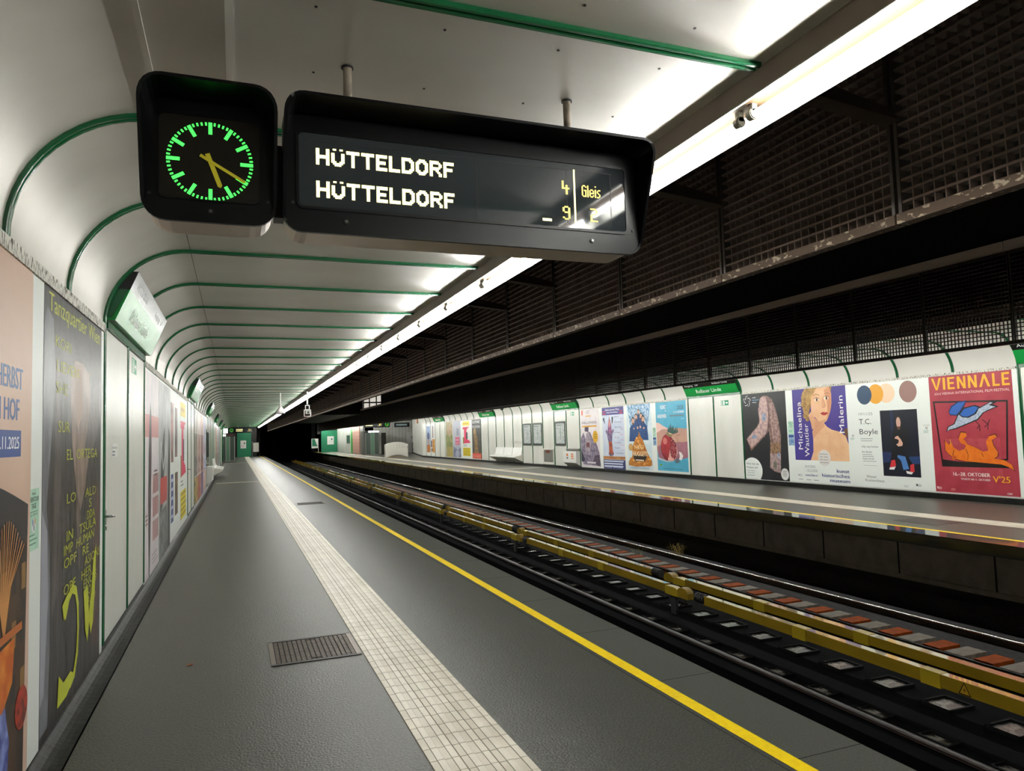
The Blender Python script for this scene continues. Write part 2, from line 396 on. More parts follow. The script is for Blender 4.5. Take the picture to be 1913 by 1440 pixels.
# the trackway
struct(MB().box(XE-0.35, 9.75, YA, 120, -1.35, -1.10, M['bed']).build('floor_trackbed'))
struct(MB().box(5.5, 7.05, YA, 90, -1.10, -1.0, M['bed']).build('floor_track_slab'))
struct(MB().box(7.05, 9.05, YA, 90, -1.10, -1.045, M['ballast']).build('floor_ballast'))
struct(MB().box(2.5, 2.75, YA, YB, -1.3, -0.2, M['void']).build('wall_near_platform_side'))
mb = MB(); mb.box(9.62, 9.86, YA, 98, -1.2, -0.17, M['concrete'])
y = 9.92-1.53*11
while y < 90: mb.box(9.612, 9.62, y, y+0.02, -0.70, -0.17, M['void']); y += 1.53
mb.box(9.10, 9.62, YA, 98, -1.2, -0.78, M['ballast']); mb.box(9.585, 9.62, YA, 98, -0.735, -0.70, M['concrete'])
struct(mb.build('wall_far_platform_side'))
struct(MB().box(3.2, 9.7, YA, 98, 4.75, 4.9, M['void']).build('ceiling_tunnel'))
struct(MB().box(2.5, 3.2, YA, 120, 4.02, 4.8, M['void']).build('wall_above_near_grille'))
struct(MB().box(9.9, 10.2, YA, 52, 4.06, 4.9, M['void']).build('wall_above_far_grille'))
struct(MB().box(-1.2, 9.35, 119.8, 120, -1.3, 4.9, M['void']).build('wall_tunnel_end'))
struct(MB().box(2.0, 2.6, YB+1.2, 120, -1.3, 4.9, M['void']).build('wall_tunnel_left'))
struct(MB().box(9.4, 9.9, 98, 120, -1.3, 4.9, M['void']).build('wall_tunnel_right'))
# ================================================================= LAMPS
def trough(name, sgn, xo, zo, y0, y1, label, re, ze):
    X = lambda x: xo+sgn*(x-2.345); zl = zo+.0346; zo -= .007
    mb = MB()
    mb.loft([[(X(2.222), yy, ZC+.02), (X(2.2685), yy, zl+.006), (X(2.276), yy, zl+.006), (X(2.30), yy, zo+0.058), (X(2.30), yy, ZC+.02)] for yy in (y0, y1)], M['sheath'])
    mb.loft([[(X(2.269), yy, zl+.0055), (X(2.269), yy, zl), (X(2.278), yy, zl), (X(2.303), yy, zo+.056), (X(2.30), yy, zo+0.058)] for yy in (y0, y1)], M['lampwhite'])
    mb.box(X(2.30), X(2.425), y0, y1, zo+.055, zo+.1, M['lamptan'])
    mb.loft([[(X(2.41), yy, zo+.056), (X(re), yy, ze), (X(re+.005), yy, ze+.002), (X(2.42), yy, zo+.1)] for yy in (y0, y1)], M['lampwhite'])
    mb.loft([[(X(2.421), yy, zo+.1), (X(re+.0052), yy, ze+.002), (X(re+.009), yy, ze+.005), (X(2.46), yy, ZC+.02)] for yy in (y0, y1)], M['gframe'])
    mb.box(X(2.30), X(2.46), y0, y1, zo+.1, ZC+.02, M['sheath'])
    o = fixn(mb.build(name)); return tag(o, label, 'lamp housing')
TN = (2.345, 3.155); TF = (10.47, 3.099)
trough('lamp_trough', 1, TN[0], TN[1], YA, YB, 'long lamp trough with white reflector along the near ceiling edge', 2.41, 3.099)
trough('lamp_trough', -1, TF[0], TF[1], YA, 94, 'lamp trough behind the far brown grilles over the opposite platform', 2.42, 3.049)
def lamp(x, z, y, mt, label, group, parts):
    t0, t1 = y+0.055, y+MOD-0.055
    o = MB().cyl((0, t0-y, 0), (0, t1-y, 0), 0.013, mt, n=10).build('fluorescent_lamp', smooth=False, loc=(x, y, z))
    tag(o, label, 'lamp', group)
    if parts:
        for a, b in ((0.028, 0.07), (MOD-0.07, MOD-0.028)):
            s_ = MB(); s_.cyl((0, a, 0), (0, b, 0), 0.0235, M['socket'], n=14); s_.cyl((0, a+.006, 0), (0, a+.016, 0), 0.028, M['socket'], n=14); s_.box(-.014, .014, a, b-.012, 0, 0.056, M['socket'])
            s_.build('socket', o)
    return o
PH = 4.10                                                     # lamp joint phase
k = 0
for j in range(-8, 61):
    y = PH+MOD*j-MOD
    if y < YA or y > YB-2: continue
    vis = y > 0.2
    if vis: k += 1
    lab = ('%s lit fluorescent tube from the camera in the near trough' % ORD[k-1]) if (vis and k <= 14) else ('lit fluorescent tube far down the near trough' if vis else 'lit fluorescent tube of the near trough, out of view behind')
    lamp(TN[0], TN[1], y, M['tube'], lab, 'tubes in the near trough', k <= 25)
for j in range(-7, 70):
    y = 2.6+MOD*j
    if y < YA or y > 95: continue
    lamp(TF[0], TF[1], y, M['tubefar'], 'lit fluorescent tube in the trough over the opposite platform', 'tubes over the opposite platform', False)
# arms tying the trough to the grille posts
arm0 = None
for j, k in enumerate(range(-1, 45)):
    lab = ('%s grey tie arm from the camera between lamp trough and near grille' % ORD[j]) if j < 12 else 'distant grey tie arm between lamp trough and near grille'
    if arm0 is None:
        mb = MB(); mb.loft([[(2.475, -.03, 3.15), (2.99, -.03, 3.10), (2.99, -.03, 3.16), (2.475, -.03, 3.25)], [(2.475, .0, 3.15), (2.99, .0, 3.10), (2.99, .0, 3.16), (2.475, .0, 3.25)]], M['gframe'])
        mb.loft([[(2.475, -.06, 3.146), (2.99, -.06, 3.096), (2.99, -.06, 3.1), (2.475, -.06, 3.15)], [(2.475, .03, 3.146), (2.99, .03, 3.096), (2.99, .03, 3.1), (2.475, .03, 3.15)]], M['gframe'])
        arm0 = fixn(mb.build('tie_arm', loc=(0, ry(k), 0))); tag(arm0, lab, 'bracket', 'tie arms of the near lamp trough')
    else: dup(arm0, (0, ry(k), 0), lab, 'tie arms of the near lamp trough')

# ================================================================= GRILLES
def grille(name, z0, z1, label, worn, group, d, gm):
    """origin at the lower corner, y 0..MOD, face in the plane x=0, depth to +x"""
    t = thing(name, label, 'grille', group=group); g = 0.028
    fr = MB()
    fr.box(0, 0.05, g*.35, g, 0, z1-z0, M['gframe']); fr.box(0, 0.05, MOD-g, MOD-g*.35, 0, z1-z0, M['gframe'])
    fr.box(0, 0.05, g, MOD-g, z1-z0-0.04, z1-z0, M['gframe'])
    fr.build('frame', t)
    MB().box(-0.012, 0.06, 0.006, MOD-0.006, 0, 0.05, M['gworn'] if worn else M['gframe']).build('bottom_rail', t)
    lt = MB(); p = (MOD-2*g)/23; th = 0.006; tz = 0.013
    zb, zt = 0.05, z1-z0-0.04
    nz = int(round((zt-zb)/p)); pz = (zt-zb)/nz
    for i in range(1, 23):
        yy = g+i*p
        for s_ in (-th/2, th/2): lt.face([(0.012, yy+s_, zb), (0.008+d, yy+s_, zb), (0.008+d, yy+s_, zt), (0.012, yy+s_, zt)], gm)
        lt.face([(0.012, yy-th/2, zb), (0.012, yy+th/2, zb), (0.012, yy+th/2, zt), (0.012, yy-th/2, zt)], gm)
    for i in range(1, nz):
        zz = zb+i*pz
        lt.loft([[(0.008, yy, zz-tz/2), (0.006, yy, zz), (0.008, yy, zz+tz/2), (0.008+d, yy, zz+tz/2), (0.008+d, yy, zz-tz/2)] for yy in (g, MOD-g)], gm, True, False)
    lt.build('lattice', t)
    return t
ZGN, ZGF = 2.60, 2.645
gn = None; j = 0
for k in range(-3, 55):
    if ry(k)+MOD > 0.9: j += 1
    lab = ('%s brown egg-crate grille from the camera over the near platform edge' % ORD[max(0, j-1)]) if j <= 14 else 'distant brown grille over the near platform edge'
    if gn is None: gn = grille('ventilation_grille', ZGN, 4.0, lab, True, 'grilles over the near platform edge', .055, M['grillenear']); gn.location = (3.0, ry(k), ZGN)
    else: dup(gn, (3.0, ry(k), ZGN), lab)
gf = None; j = 0
for k in range(0, 68):
    if k >= 2: j += 1
    lab = ('%s dark grille from the camera hanging over the opposite platform' % ORD[max(0, j-1)]) if j <= 14 else 'distant dark grille hanging over the opposite platform'
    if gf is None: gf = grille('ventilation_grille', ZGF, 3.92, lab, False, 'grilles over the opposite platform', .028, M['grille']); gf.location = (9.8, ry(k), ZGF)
    else: dup(gf, (9.8, ry(k), ZGF), lab)
MB_ = MB()
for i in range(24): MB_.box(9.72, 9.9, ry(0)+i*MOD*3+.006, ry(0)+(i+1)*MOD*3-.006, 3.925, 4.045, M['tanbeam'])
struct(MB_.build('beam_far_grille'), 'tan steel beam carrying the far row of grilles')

# ================================================================= TRACK
def rail(x, label, head, y1=100):
    z = ZT; p = [(-.07, -.15), (.07, -.15), (.07, -.138), (.012, -.12), (.012, -.045), (.034, -.035), (.036, -.006)]
    prof = [(x+a, z+b) for a, b in p]+[(x-a, z+b) for a, b in reversed(p[:]) if True][0:]
    prof = [(x+a, z+b) for a, b in p]+[(x-a, z+b) for a, b in list(reversed(p))]
    # drop the duplicate foot points
    prof = [(x-.07, z-.15), (x+.07, z-.15), (x+.07, z-.138), (x+.012, z-.12), (x+.012, z-.045), (x+.034, z-.035), (x+.035, z-.02), (x-.035, z-.02), (x-.034, z-.035), (x-.012, z-.045), (x-.012, z-.12), (x-.07, z-.138)]
    mb = MB(); mb.prism_y(prof, YA, y1, M['railside']); 
    arc = [(x+.035, z-.02), (x+.034, z-.011), (x+.029, z-.0045), (x+.02, z-.0012), (x, z), (x-.02, z-.0012), (x-.029, z-.0045), (x-.034, z-.011), (x-.035, z-.02)]
    mb.loft([[(a, yy, b) for a, b in arc] for yy in (YA, y1)], head, False, False)
    return tag(fixn(mb.build('steel_rail')), label, 'rail')
rail(3.74, 'running rail closest below the near platform edge', M['railworn'])
rail(5.245, 'running rail in front of the yellow covers, dark with a thin shine', M['railworn'])
rail(7.06, 'running rail just behind the yellow covers', M['railworn'])
rail(8.50, 'bright polished running rail beside the opposite platform wall', M['railhead'])
# yellow third rail covers
def seg(x0, x1, ztop, zbot, y0, y1, blocks, label, group, flip=False):
    t = thing('third_rail_cover', label, 'third rail', (0, y0, 0), group); L = y1-y0
    class MB(globals()['MB']):
        def build(s, name, parent=None, **k):
            if flip: s.v = [(x, L-y, z) for x, y, z in s.v]; s.f = [f[::-1] for f in s.f]
            return super().build(name, parent, **k)
    mb = MB(); mb.box(x0, x1, 0.62, L-0.30, zbot, ztop-.004, M['railyellow']); mb.box(x0+.004, x1-.004, 0.62, L-0.30, ztop-.004, ztop, M['railtop'])
    mb.build('cover', t)
    for b in blocks:
        MB().box(x0-.004, x1+.002, b-.10, b+.10, zbot-.012, ztop+.003, M['railyellow2']).build('insulator', t)
    cxm = (x0+x1)/2
    # rounded end hood, black cable bell, stepped end block
    pr_ = [(0.30, zbot-.02), (0.62, zbot-.02), (0.62, ztop-.02), (0.40, ztop-.012), (0.30, ztop-.03)]
    fixn(MB().prism_x(pr_, x0-.002, x1+.002, M['railyellow2']).build('end_block', t))
    MB().box(x0+.02, x1-.02, .40, .52, -1.03, zbot-.012, M['void']).build('bracket', t)
    hp = [(0.06, zbot-.01), (0.30, zbot-.01)]+[(0.18+0.12*math.cos(a), ztop-.045+0.065*math.sin(a)) for a in [i*PI/8 for i in range(0, 9)]]
    fixn(MB().prism_x(hp, x0-.006, x1+.006, M['railyellow']).build('hood', t))
    e = MB(); e.cyl((cxm, L-0.31, (ztop+zbot)/2+.005), (cxm, L-0.10, (ztop+zbot)/2+.005), 0.062, M['black'], n=18); 
    for i in range(4): e.cyl((cxm, L-0.30+.05*i, (ztop+zbot)/2+.005), (cxm, L-0.275+.05*i, (ztop+zbot)/2+.005), 0.067, M['black'], n=18)
    e.build('cable_bell', t)
    return t
SEG = 6.26; a0 = b0 = None
for i in range(-2, 13):
    la = ['front yellow cover segment behind the camera', 'front yellow cover segment beginning behind the camera', 'front yellow third-rail cover, nearest whole run in view', 'front yellow third-rail cover just beyond its nearest hooded joint'][i+2] if i < 2 else 'front yellow third-rail cover, %s joint run into the distance' % ORD[i]
    lb = ['rear yellow cover segment behind the camera', 'rear yellow cover segment beginning behind the camera', 'rear yellow third-rail cover, nearest whole run in view', 'rear yellow third-rail cover just beyond its nearest hooded joint'][i+2] if i < 2 else 'rear yellow third-rail cover, %s joint run into the distance' % ORD[i]
    ya, yb = 8.5+SEG*(i-1), 9.85+SEG*(i-1)
    if a0 is None:
        a0 = seg(5.83, 5.92, -0.60, -0.716, ya, ya+SEG, (2.60, 4.22), la, 'front yellow third rail covers')
        b0 = seg(6.25, 6.355, -0.60, -0.70, yb, yb+SEG, (2.24, 3.85), lb, 'rear yellow third rail covers', True)
    else:
        dup(a0, (0, ya, 0), la); dup(b0, (0, yb, 0), lb)
# high-voltage triangle on the front cover
ar = Art(0.12, 0.11, M['railyellow'], 0.0006)
ar.P([(0, 0), (1, 0), (.5, 1)], '#141008'); ar.P([(.13, .09), (.87, .09), (.5, .84)], '#a07a1c'); ar.P([(.55, .62), (.38, .36), (.5, .38), (.42, .15), (.62, .44), (.5, .42)], '#141008')
o = ar.mb.build('warning_triangle', loc=(5.829, 4.575, -0.712), rotz=-PI/2); tag(o, 'black lightning warning triangle on the front yellow cover', 'sticker')
# sleeper pads
def pads(name, x, ph, w, l, z, rim, face, label, group, y1, hgt=0.03, cat='track pad'):
    p0 = None; n = 0; k = 0
    while True:
        yy = ph+0.626*k; k += 1
        if yy < 3.2: continue
        if yy > y1: break
        n += 1
        lab = label % (ORD[n-1] if n <= 14 else 'a distant')
        if p0 is None:
            t = thing(name, lab, cat, (x, yy, z), group)
            fm = MB()
            if rim:
                a, b = w/2+.025, l/2+.025
                fm.box(-a, a, -b, -b+.022, 0, hgt, M['padrim']); fm.box(-a, a, b-.022, b, 0, hgt, M['padrim']); fm.box(-a, -a+.022, -b, b, 0, hgt, M['padrim']); fm.box(a-.022, a, -b, b, 0, hgt, M['padrim']); fm.build('rubber_rim', t)
                MB().box(-w/2, w/2, -l/2, l/2, 0, hgt*.35, face).build('pad', t)
            else: MB().box(-w/2, w/2, -l/2, l/2, 0, hgt, face).build('pad', t)
            p0 = t
        else: dup(p0, (x, yy, z), lab)
pads('sleeper_pad', 5.415, 0.07, 0.12, 0.24, -0.998, True, M['padlight'], '%s small wet pad from the camera beside the near rail', 'pads beside the near rail', 34)
pads('sleeper_pad', 6.16, -0.05, 0.28, 0.26, -1.0, True, M['padlight'], '%s rubber-rimmed pad from the camera below the front yellow cover', 'pads below the yellow covers', 34)
pads('sleeper_block', 7.655, 0.25, 0.38, 0.23, -1.045, False, M['sleeper'], '%s pale concrete block from the camera behind the yellow covers', 'pale blocks on the far track', 40, 0.095, 'sleeper')
pads('sleeper_block', 7.68, -0.06, 0.34, 0.21, -1.045, False, M['rust'], '%s rust-orange block from the camera behind the yellow covers', 'orange blocks on the far track', 40, 0.090, 'sleeper')
struct(MB().box(5.0, 5.48, YA, 90, -1.1, -0.998, M['bed']).build('floor_rail_slab'))
MB_ = MB(); MB_.tube([(7.40, YA, -0.945), (7.38, 5, -0.945), (7.41, 12, -0.945), (7.39, 40, -0.945)], 0.014, M['black'])
tag(MB_.build('track_cable'), 'thin black cable lying on the blocks behind the yellow covers', 'cable')
# weeds beside the far rail
def weed(x, y, n, h, mt, label):
    mb = MB()
    for i in range(n):
        a = random.random()*2*PI; r = h*random.uniform(.15, .6); hh = h*random.uniform(.5, 1)
        p = Vector((x+random.uniform(-.05, .05), y+random.uniform(-.18, .18), -1.05)); q = p+Vector((math.cos(a)*r*.5, math.sin(a)*r*.5, hh*.6)); e = p+Vector((math.cos(a)*r, math.sin(a)*r, hh))
        s_ = Vector((.004, .004, 0)); mb.face([p-s_, p+s_, q+s_*.7, q-s_*.7], mt); mb.face([q-s_*.7, q+s_*.7, e], mt)
        for _ in range(3):
            c = e+Vector((random.uniform(-.02, .02), random.uniform(-.02, .02), random.uniform(-.04, .01))); mb.face([c+Vector((0, -.006, 0)), c+Vector((0, .006, .003)), c+Vector((.008, 0, .01))], mt)
    return tag(mb.build('weed'), label, 'plant')
weed(8.85, 13.3, 60, 0.22, M['weed'], 'dry straw-coloured weed growing beside the bright far rail')
weed(8.05, 13.6, 26, 0.22, M['weed2'], 'thin green weed growing between the far track blocks')

# ================================================================= SIGN CABINETS over the doors
def cabinet(side, k, n, near):
    """station-name box over two modules"""
    s = 1 if side == 'L' else -1; xw = XWL if side == 'L' else XWR
    L = 2*MOD-0.06; X = lambda d: s*d
    wh = 'on the near wall' if side == 'L' else 'on the opposite wall'
    t = thing('station_sign', '%s green station-name cabinet from the camera high %s' % (ORD[n], wh), 'sign', (xw, ry(k)+.03, 0), 'station-name cabinets '+wh)
    # local: x away from wall, y along
    zb, d0 = 2.668, 0.08; z1, d1 = 2.925, 0.188; z2, d2 = 3.075, 0.25
    ys = (0.0, L)
    b = MB(); b.prism_y([(X(0.002), zb), (X(d0), zb), (X(d1), z1), (X(d1-.012), z1), (X(.05), zb+.02), (X(0.002), zb+.02)], 0, L, M['signgreen'])
    b.box(X(0.004), X(.03), 0, L, 2.60, zb, M['green'])
    fixn(b.build('green_face', t))
    fixn(MB().prism_y([(X(d1), z1), (X(d2), z2), (X(d2-.015), z2), (X(d1-.015), z1)], 0, L, M['signblack']).build('black_band', t))
    for yy in (0.0, L-.008):
        e = MB(); e.prism_y([(X(.002), zb+.02), (X(.055), zb+.02), (X(d1-.012), z1), (X(.10), z1), (X(.03), z1)], yy, yy+.008, M['green']); e.prism_y([(X(.03), z1), (X(.10), z1), (X(d1-.012), z1), (X(d2-.014), z2), (X(.2), z2)], yy, yy+.008, M['black']); fixn(e.build('end_plate', t))
    # lettering: face coordinates along y and up the slope
    def letters(txt, y_left, hgt, width, da, za, db, zb_, v, mt, name):
        vs, fs, (x0, x1, yy0, yy1) = text_geo(txt); e = MB(); a = e.m(mt)
        nx, nz = (zb_-za), -(db-da); nl = math.hypot(nx, nz); nx, nz = nx/nl*.0015, nz/nl*.0015
        ln = math.hypot(db-da, zb_-za); sy_ = hgt/.73; sx_ = width/(x1-x0)
        for px, py in vs:
            q = (v+py*sy_)/ln; d = da+(db-da)*q+nx; z = za+(zb_-za)*q+nz
            yl = (px-x0)*sx_
            e.v.append((X(d), (y_left+yl) if side == 'L' else (L-y_left-yl), z))
        for f in fs: e.f.append(f); e.mi.append(a)
        return e.build(name, t)
    letters('Roßauer Lände', 0.62 if side == 'R' else 0.5, 0.125, 1.25, d0, zb, d1, z1, 0.085, ink('#f2f4f0'), 'name_lettering')
    letters('Roßauer Lände', 1.55 if side == 'R' else .25, 0.062, 0.72, d1, z1, d2, z2, 0.05, ink('#dcdcdc'), 'band_lettering')
    letters('Ausgang   U4', 0.1 if side == 'R' else 1.65, 0.062, 0.72, d1, z1, d2, z2, 0.05, ink('#dcdcdc'), 'band_lettering')
    return t
for n, k in enumerate((3, 11, 19, 27, 35, 43)): cabinet('L', k, n, n == 0)
for n, k in enumerate((3, 11, 19, 27, 35)): cabinet('R', k, n, False)
# doors under the cabinets
dn = 0
def doorpair(side, k, handle):
    global dn
    s = 1 if side == 'L' else -1; xw = XWL if side == 'L' else XWR
    for i in (0, 1):
        dn += 1
        y0, y1 = ry(k+i)+.034, ry(k+i+1)-.034
        b = MB(); b.box(xw+s*0.002, xw+s*0.010, y0, y1, 0.10 if side == 'L' else .125, 2.592, M['enamel'])
        d = struct(b.build('door_%d' % dn))
        if handle and i == 0:
            h_ = MB(); h_.box(xw+s*.010, xw+s*.016, y0+.03, y0+.075, 1.02, 1.14, M['chrome']); h_.cyl((xw+s*.016, y0+.052, 1.085), (xw+s*.06, y0+.052, 1.085), .010, M['chrome'], n=12)
            h_.cyl((xw+s*.055, y0+.045, 1.085), (xw+s*.055, y0+.18, 1.075), .010, M['chrome'], n=12); h_.build('door_handle', d)
            MB().cyl((xw+s*.010, y0+.052, .99), (xw+s*.020, y0+.052, .99), .018, M['chrome'], n=14).build('lock', d)
for k, hd in ((3, True), (11, True), (27, False), (35, False)): doorpair('L', k, hd)
for k in (3, 11, 27, 35): doorpair('R', k, False)

# ================================================================= HANGING DISPLAY AND CLOCK
def rrect(x0, x1, z0, z1, r, n=6):
    pts = []
    for cx, cz, a in ((x1-r, z0+r, -90), (x1-r, z1-r, 0), (x0+r, z1-r, 90), (x0+r, z0+r, 180)):
        pts += [(cx+r*math.cos(math.radians(a+90*i/n)), cz+r*math.sin(math.radians(a+90*i/n))) for i in range(n+1)]
    return pts
def hood(x0, x1, z0, z1, yf, rad, mt, dep=0.17):
    mb = MB(); o = rrect(x0, x1, z0, z1, rad); i_ = rrect(x0+.012, x1-.012, z0+.012, z1-.012, rad-.012)
    def fy(z): t = max(0, min(1, (z-(z0+.05))/(z1-z0-.07))); return yf-.006-dep*t
    mb.loft([[(x, yf+.012, z) for x, z in o], [(x, fy(z), z) for x, z in o], [(x, fy(z), z) for x, z in i_], [(x, yf, z) for x, z in i_]], mt, True, False)
    mb.face([(x, yf, z) for x, z in i_], mt); mb.face([(x, yf+.012, z) for x, z in o], mt)
    return mb
def ringbead(mb, x0, x1, z0, z1, r, wd, yf, h, mt):
    a = rrect(x0, x1, z0, z1, r); b = rrect(x0+wd, x1-wd, z0+wd, z1-wd, max(.005, r-wd))
    mb.loft([[(x, yf, z) for x, z in a], [(x, yf-h, z) for x, z in a], [(x, yf-h, z) for x, z in b], [(x, yf, z) for x, z in b]], mt, True, False); return mb
PIX = {
 'H': ["11000011"]*4+["11111111"]*2+["11000011"]*4, 'T': ["11111111"]*2+["00011000"]*8, 'E': ["1111111"]*2+["1100000"]*2+["1111110"]*2+["1100000"]*2+["1111111"]*2,
 'L': ["1100000"]*8+["1111111"]*2, 'D': ["11111100", "11111110", "11000111"]+["11000011"]*4+["11000111", "11111110", "11111100"],
 'O': ["00111100", "01111110", "11100111"]+["11000011"]*4+["11100111", "01111110", "00111100"],
 'R': ["11111100", "11111110", "11000011", "11000011", "11111110", "11111100", "11001100", "11000110", "11000011", "11000011"],
 'F': ["1111111"]*2+["1100000"]*2+["1111110"]*2+["1100000"]*4, 'U': ["01100110", "00000000"]+["11000011"]*5+["11100111", "01111110", "00111100"],
 '4': ["1000", "1000", "1000", "1010", "1010", "1111", "0010", "0010", "0010", "0010"], '9': ["0110", "1001", "1001", "1001", "0111", "0001", "0001", "0001", "1001", "0110"],
 '2': ["1110", "0001", "0001", "0001", "0110", "1000", "1000", "1000", "1000", "1111"],
 'G': ["0110", "1001", "1000", "1000", "1011", "1001", "1001", "1001", "1001", "0111"], 'l': ["1"]*10, 'e': ["0000"]*3+["0110", "1001", "1001", "1111", "1000", "1001", "0110"],
 'i': ["1", "0", "0"]+["1"]*7, 's': ["000"]*3+["011", "100", "100", "010", "001", "001", "110"]}
def pixtext(mb, s, x, z, px, pz, mt, y, gap=1.0):
    for ch in s:
        if ch == ' ': x += 4*px; continue
        rows = PIX[ch]
        for r, row in enumerate(rows):
            c = 0
            while c < len(row):
                if row[c] == '1':
                    e = c
                    while e < len(row) and row[e] == '1': e += 1
                    zz = z+(len(rows)-r)*pz
                    if ch == 'U' and r == 0: zz += pz*.6
                    mb.box(x+c*px, x+e*px, y-.0012, y, zz-pz*1.02, zz, mt); c = e
                else: c += 1
        x += (len(rows[0])+gap)*px
    return x
def display(yf, ox, clock_right, label, clabel, detail=True):
    """ox = x of the left end of the whole set"""
    xs = ox if clock_right else ox+0.505
    x0, x1 = xs, xs+1.645; z0, z1 = 2.482, 2.985
    t = thing('departure_display', label, 'display', (xs, yf, 0))
    def bd(mb, name, par=None):
        o = mb.build(name, par or t)
        if par is None: o.location = (-xs, -yf, 0)
        return fixn(o)
    bd(hood(x0, x1, z0, z1, yf, 0.075, M['blackgloss']), 'housing')
    cs = MB(); cs.loft([[(x, y_, z) for x, z in rrect(x0+.012, x1-.012, z0+.004, z1-.03, .085)] for y_ in (yf+.012, yf+.2)], M['steel']); bd(cs, 'steel_case')
    b = MB(); ringbead(b, x0+.052, x1-.07, 2.577, 2.905, .03, .012, yf, .006, M['blackgloss']); bd(b, 'bezel')
    g = MB(); g.loft([[(x, y_, z) for x, z in rrect(x0+.064, x1-.082, 2.589, 2.893, .02)] for y_ in (yf-.002, yf)], M['glass'])
    gl = bd(g, 'glass')
    ln = MB()
    for dx in (.43, .815, 1.255, 1.485): ln.box(x0+dx, x0+dx+.003, yf-.003, yf-.002, 2.612, 2.862, M['black'])
    ln.box(x0+.125, x0+1.495, yf-.003, yf-.002, 2.862, 2.865, M['black']); bd(ln, 'panel_seams', gl)
    yy = yf-.0032
    for zz in (2.765, 2.629):
        tx = MB(); pixtext(tx, 'HUTTELDORF', x0+.131, zz, .00667, .0068, M['amber'], yy, 1.15); bd(tx, 'destination_line', gl)
    for ch, zz in (('4', 2.745), ('9', 2.626)): tx = MB(); pixtext(tx, ch, x0+1.232, zz, .0095, .0063, M['amberdim'], yy); bd(tx, 'minutes_figure', gl)
    tx = MB(); tx.box(x0+1.13, x0+1.175, yy-.001, yy, 2.612, 2.624, M['amber']); bd(tx, 'lit_dash', gl)
    tx = MB(); tx.box(x0+1.292, x0+1.300, yy-.001, yy, 2.612, 2.866, M['amber']); bd(tx, 'lit_divider', gl)
    tx = MB(); pixtext(tx, 'Gleis', x0+1.334, 2.742, .0060, .0055, M['amberdim'], yy, .8); bd(tx, 'track_word', gl)
    tx = MB(); pixtext(tx, '2', x0+1.375, 2.626, .0095, .0063, M['amberdim'], yy); bd(tx, 'track_figure', gl)
    for dx in (.25, 1.38):
        q = MB(); q.cyl((x0+dx, yf, 2.536), (x0+dx, yf-.006, 2.536), .011, M['darkmetal'], n=16); q.cyl((x0+dx, yf-.006, 2.536), (x0+dx, yf-.008, 2.536), .006, M['chrome'], n=12); bd(q, 'key_lock')
    for dx in (.04, 1.60):
        for zz in (2.60,): q = MB(); q.cyl((x0+dx, yf, zz), (x0+dx, yf-.004, zz), .007, M['darkmetal'], n=10); bd(q, 'screw')
    for dx in (.285, 1.346):
        q = MB(); q.cyl((x0+dx, yf+.145, 2.9), (x0+dx, yf+.145, ZC), .019, M['pole'], n=18); q.cyl((x0+dx, yf+.145, ZC-.006), (x0+dx, yf+.145, ZC), .027, M['black'], n=18); bd(q, 'hanger_pole')
    # clock
    c0 = ox+1.665 if clock_right else ox; c1 = c0+.482; cx, cz = c0+.2405, 2.732
    t = thing('station_clock', clabel, 'clock', (c0, yf, 0))
    xs = c0
    bd(hood(c0, c1, 2.492, 2.982, yf, .085, M['blackgloss']), 'housing')
    cs = MB(); cs.loft([[(x, y_, z) for x, z in rrect(c0+.012, c1-.012, 2.496, 2.95, .085)] for y_ in (yf+.012, yf+.2)], M['steel']); bd(cs, 'steel_case')
    b = MB(); ringbead(b, c0+.055, c1-.058, 2.575, 2.912, .03, .006, yf, .005, M['blackgloss']); bd(b, 'bezel')
    g = MB(); g.loft([[(x, y_, z) for x, z in rrect(c0+.061, c1-.064, 2.581, 2.906, .025)] for y_ in (yf-.0015, yf)], M['dialglass']); gl = bd(g, 'dial')
    tk = MB()
    for i in range(60):
        a = 2*PI*i/60; ro = .155; ri, wd = (.108, .0068) if i % 5 == 0 else (.1425, .0034)
        ca, sa = math.sin(a), math.cos(a)
        q = [(cx+ca*r+sa*h, cz+sa*r-ca*h) for r, h in ((ri, -wd), (ro, -wd), (ro, wd), (ri, wd))]
        tk.loft([[(x, yf-.0022, z) for x, z in q], [(x, yf-.0016, z) for x, z in q]], M['greenlit'])
    bd(tk, 'minute_marks', gl)
    for ang, ln_, tail, wd, nm, y_ in ((160, .108, .032, .0085, 'hour_hand', .004), (120, .148, .042, .0058, 'minute_hand', .006)):
        a = math.radians(ang); ca, sa = math.sin(a), math.cos(a)
        q = [(cx+ca*r+sa*h, cz+sa*r-ca*h) for r, h in ((-tail, -wd), (ln_-.008, -wd), (ln_, 0), (ln_-.008, wd), (-tail, wd))]
        e = MB(); e.loft([[(x, yf-y_-.0012, z) for x, z in q], [(x, yf-y_, z) for x, z in q]], M['hand']); bd(e, nm, gl)
    q = MB(); q.cyl((cx, yf, 2.536), (cx, yf-.006, 2.536), .010, M['darkmetal'], n=16); q.cyl((cx, yf-.006, 2.536), (cx, yf-.008, 2.536), .005, M['chrome'], n=12); bd(q, 'key_lock')
    for dx in (.028, .45):
        q = MB(); q.cyl((c0+dx, yf, 2.59), (c0+dx, yf-.004, 2.59), .007, M['darkmetal'], n=10); bd(q, 'screw')
    e_ = c0-.034 if clock_right else c1-.006
    q = MB(); q.box(e_, e_+.04, yf+.06, yf+.14, 2.55, 2.85, M['darkmetal']); bd(q, 'coupling')
display(2.93, -0.325, False, 'large black hanging display with two amber destination rows', 'big black clock with green dial beside the large hanging display')
display(72.0, -0.56, False, 'small distant amber display at the end of the near platform', 'tiny distant green clock at the end of the near platform')
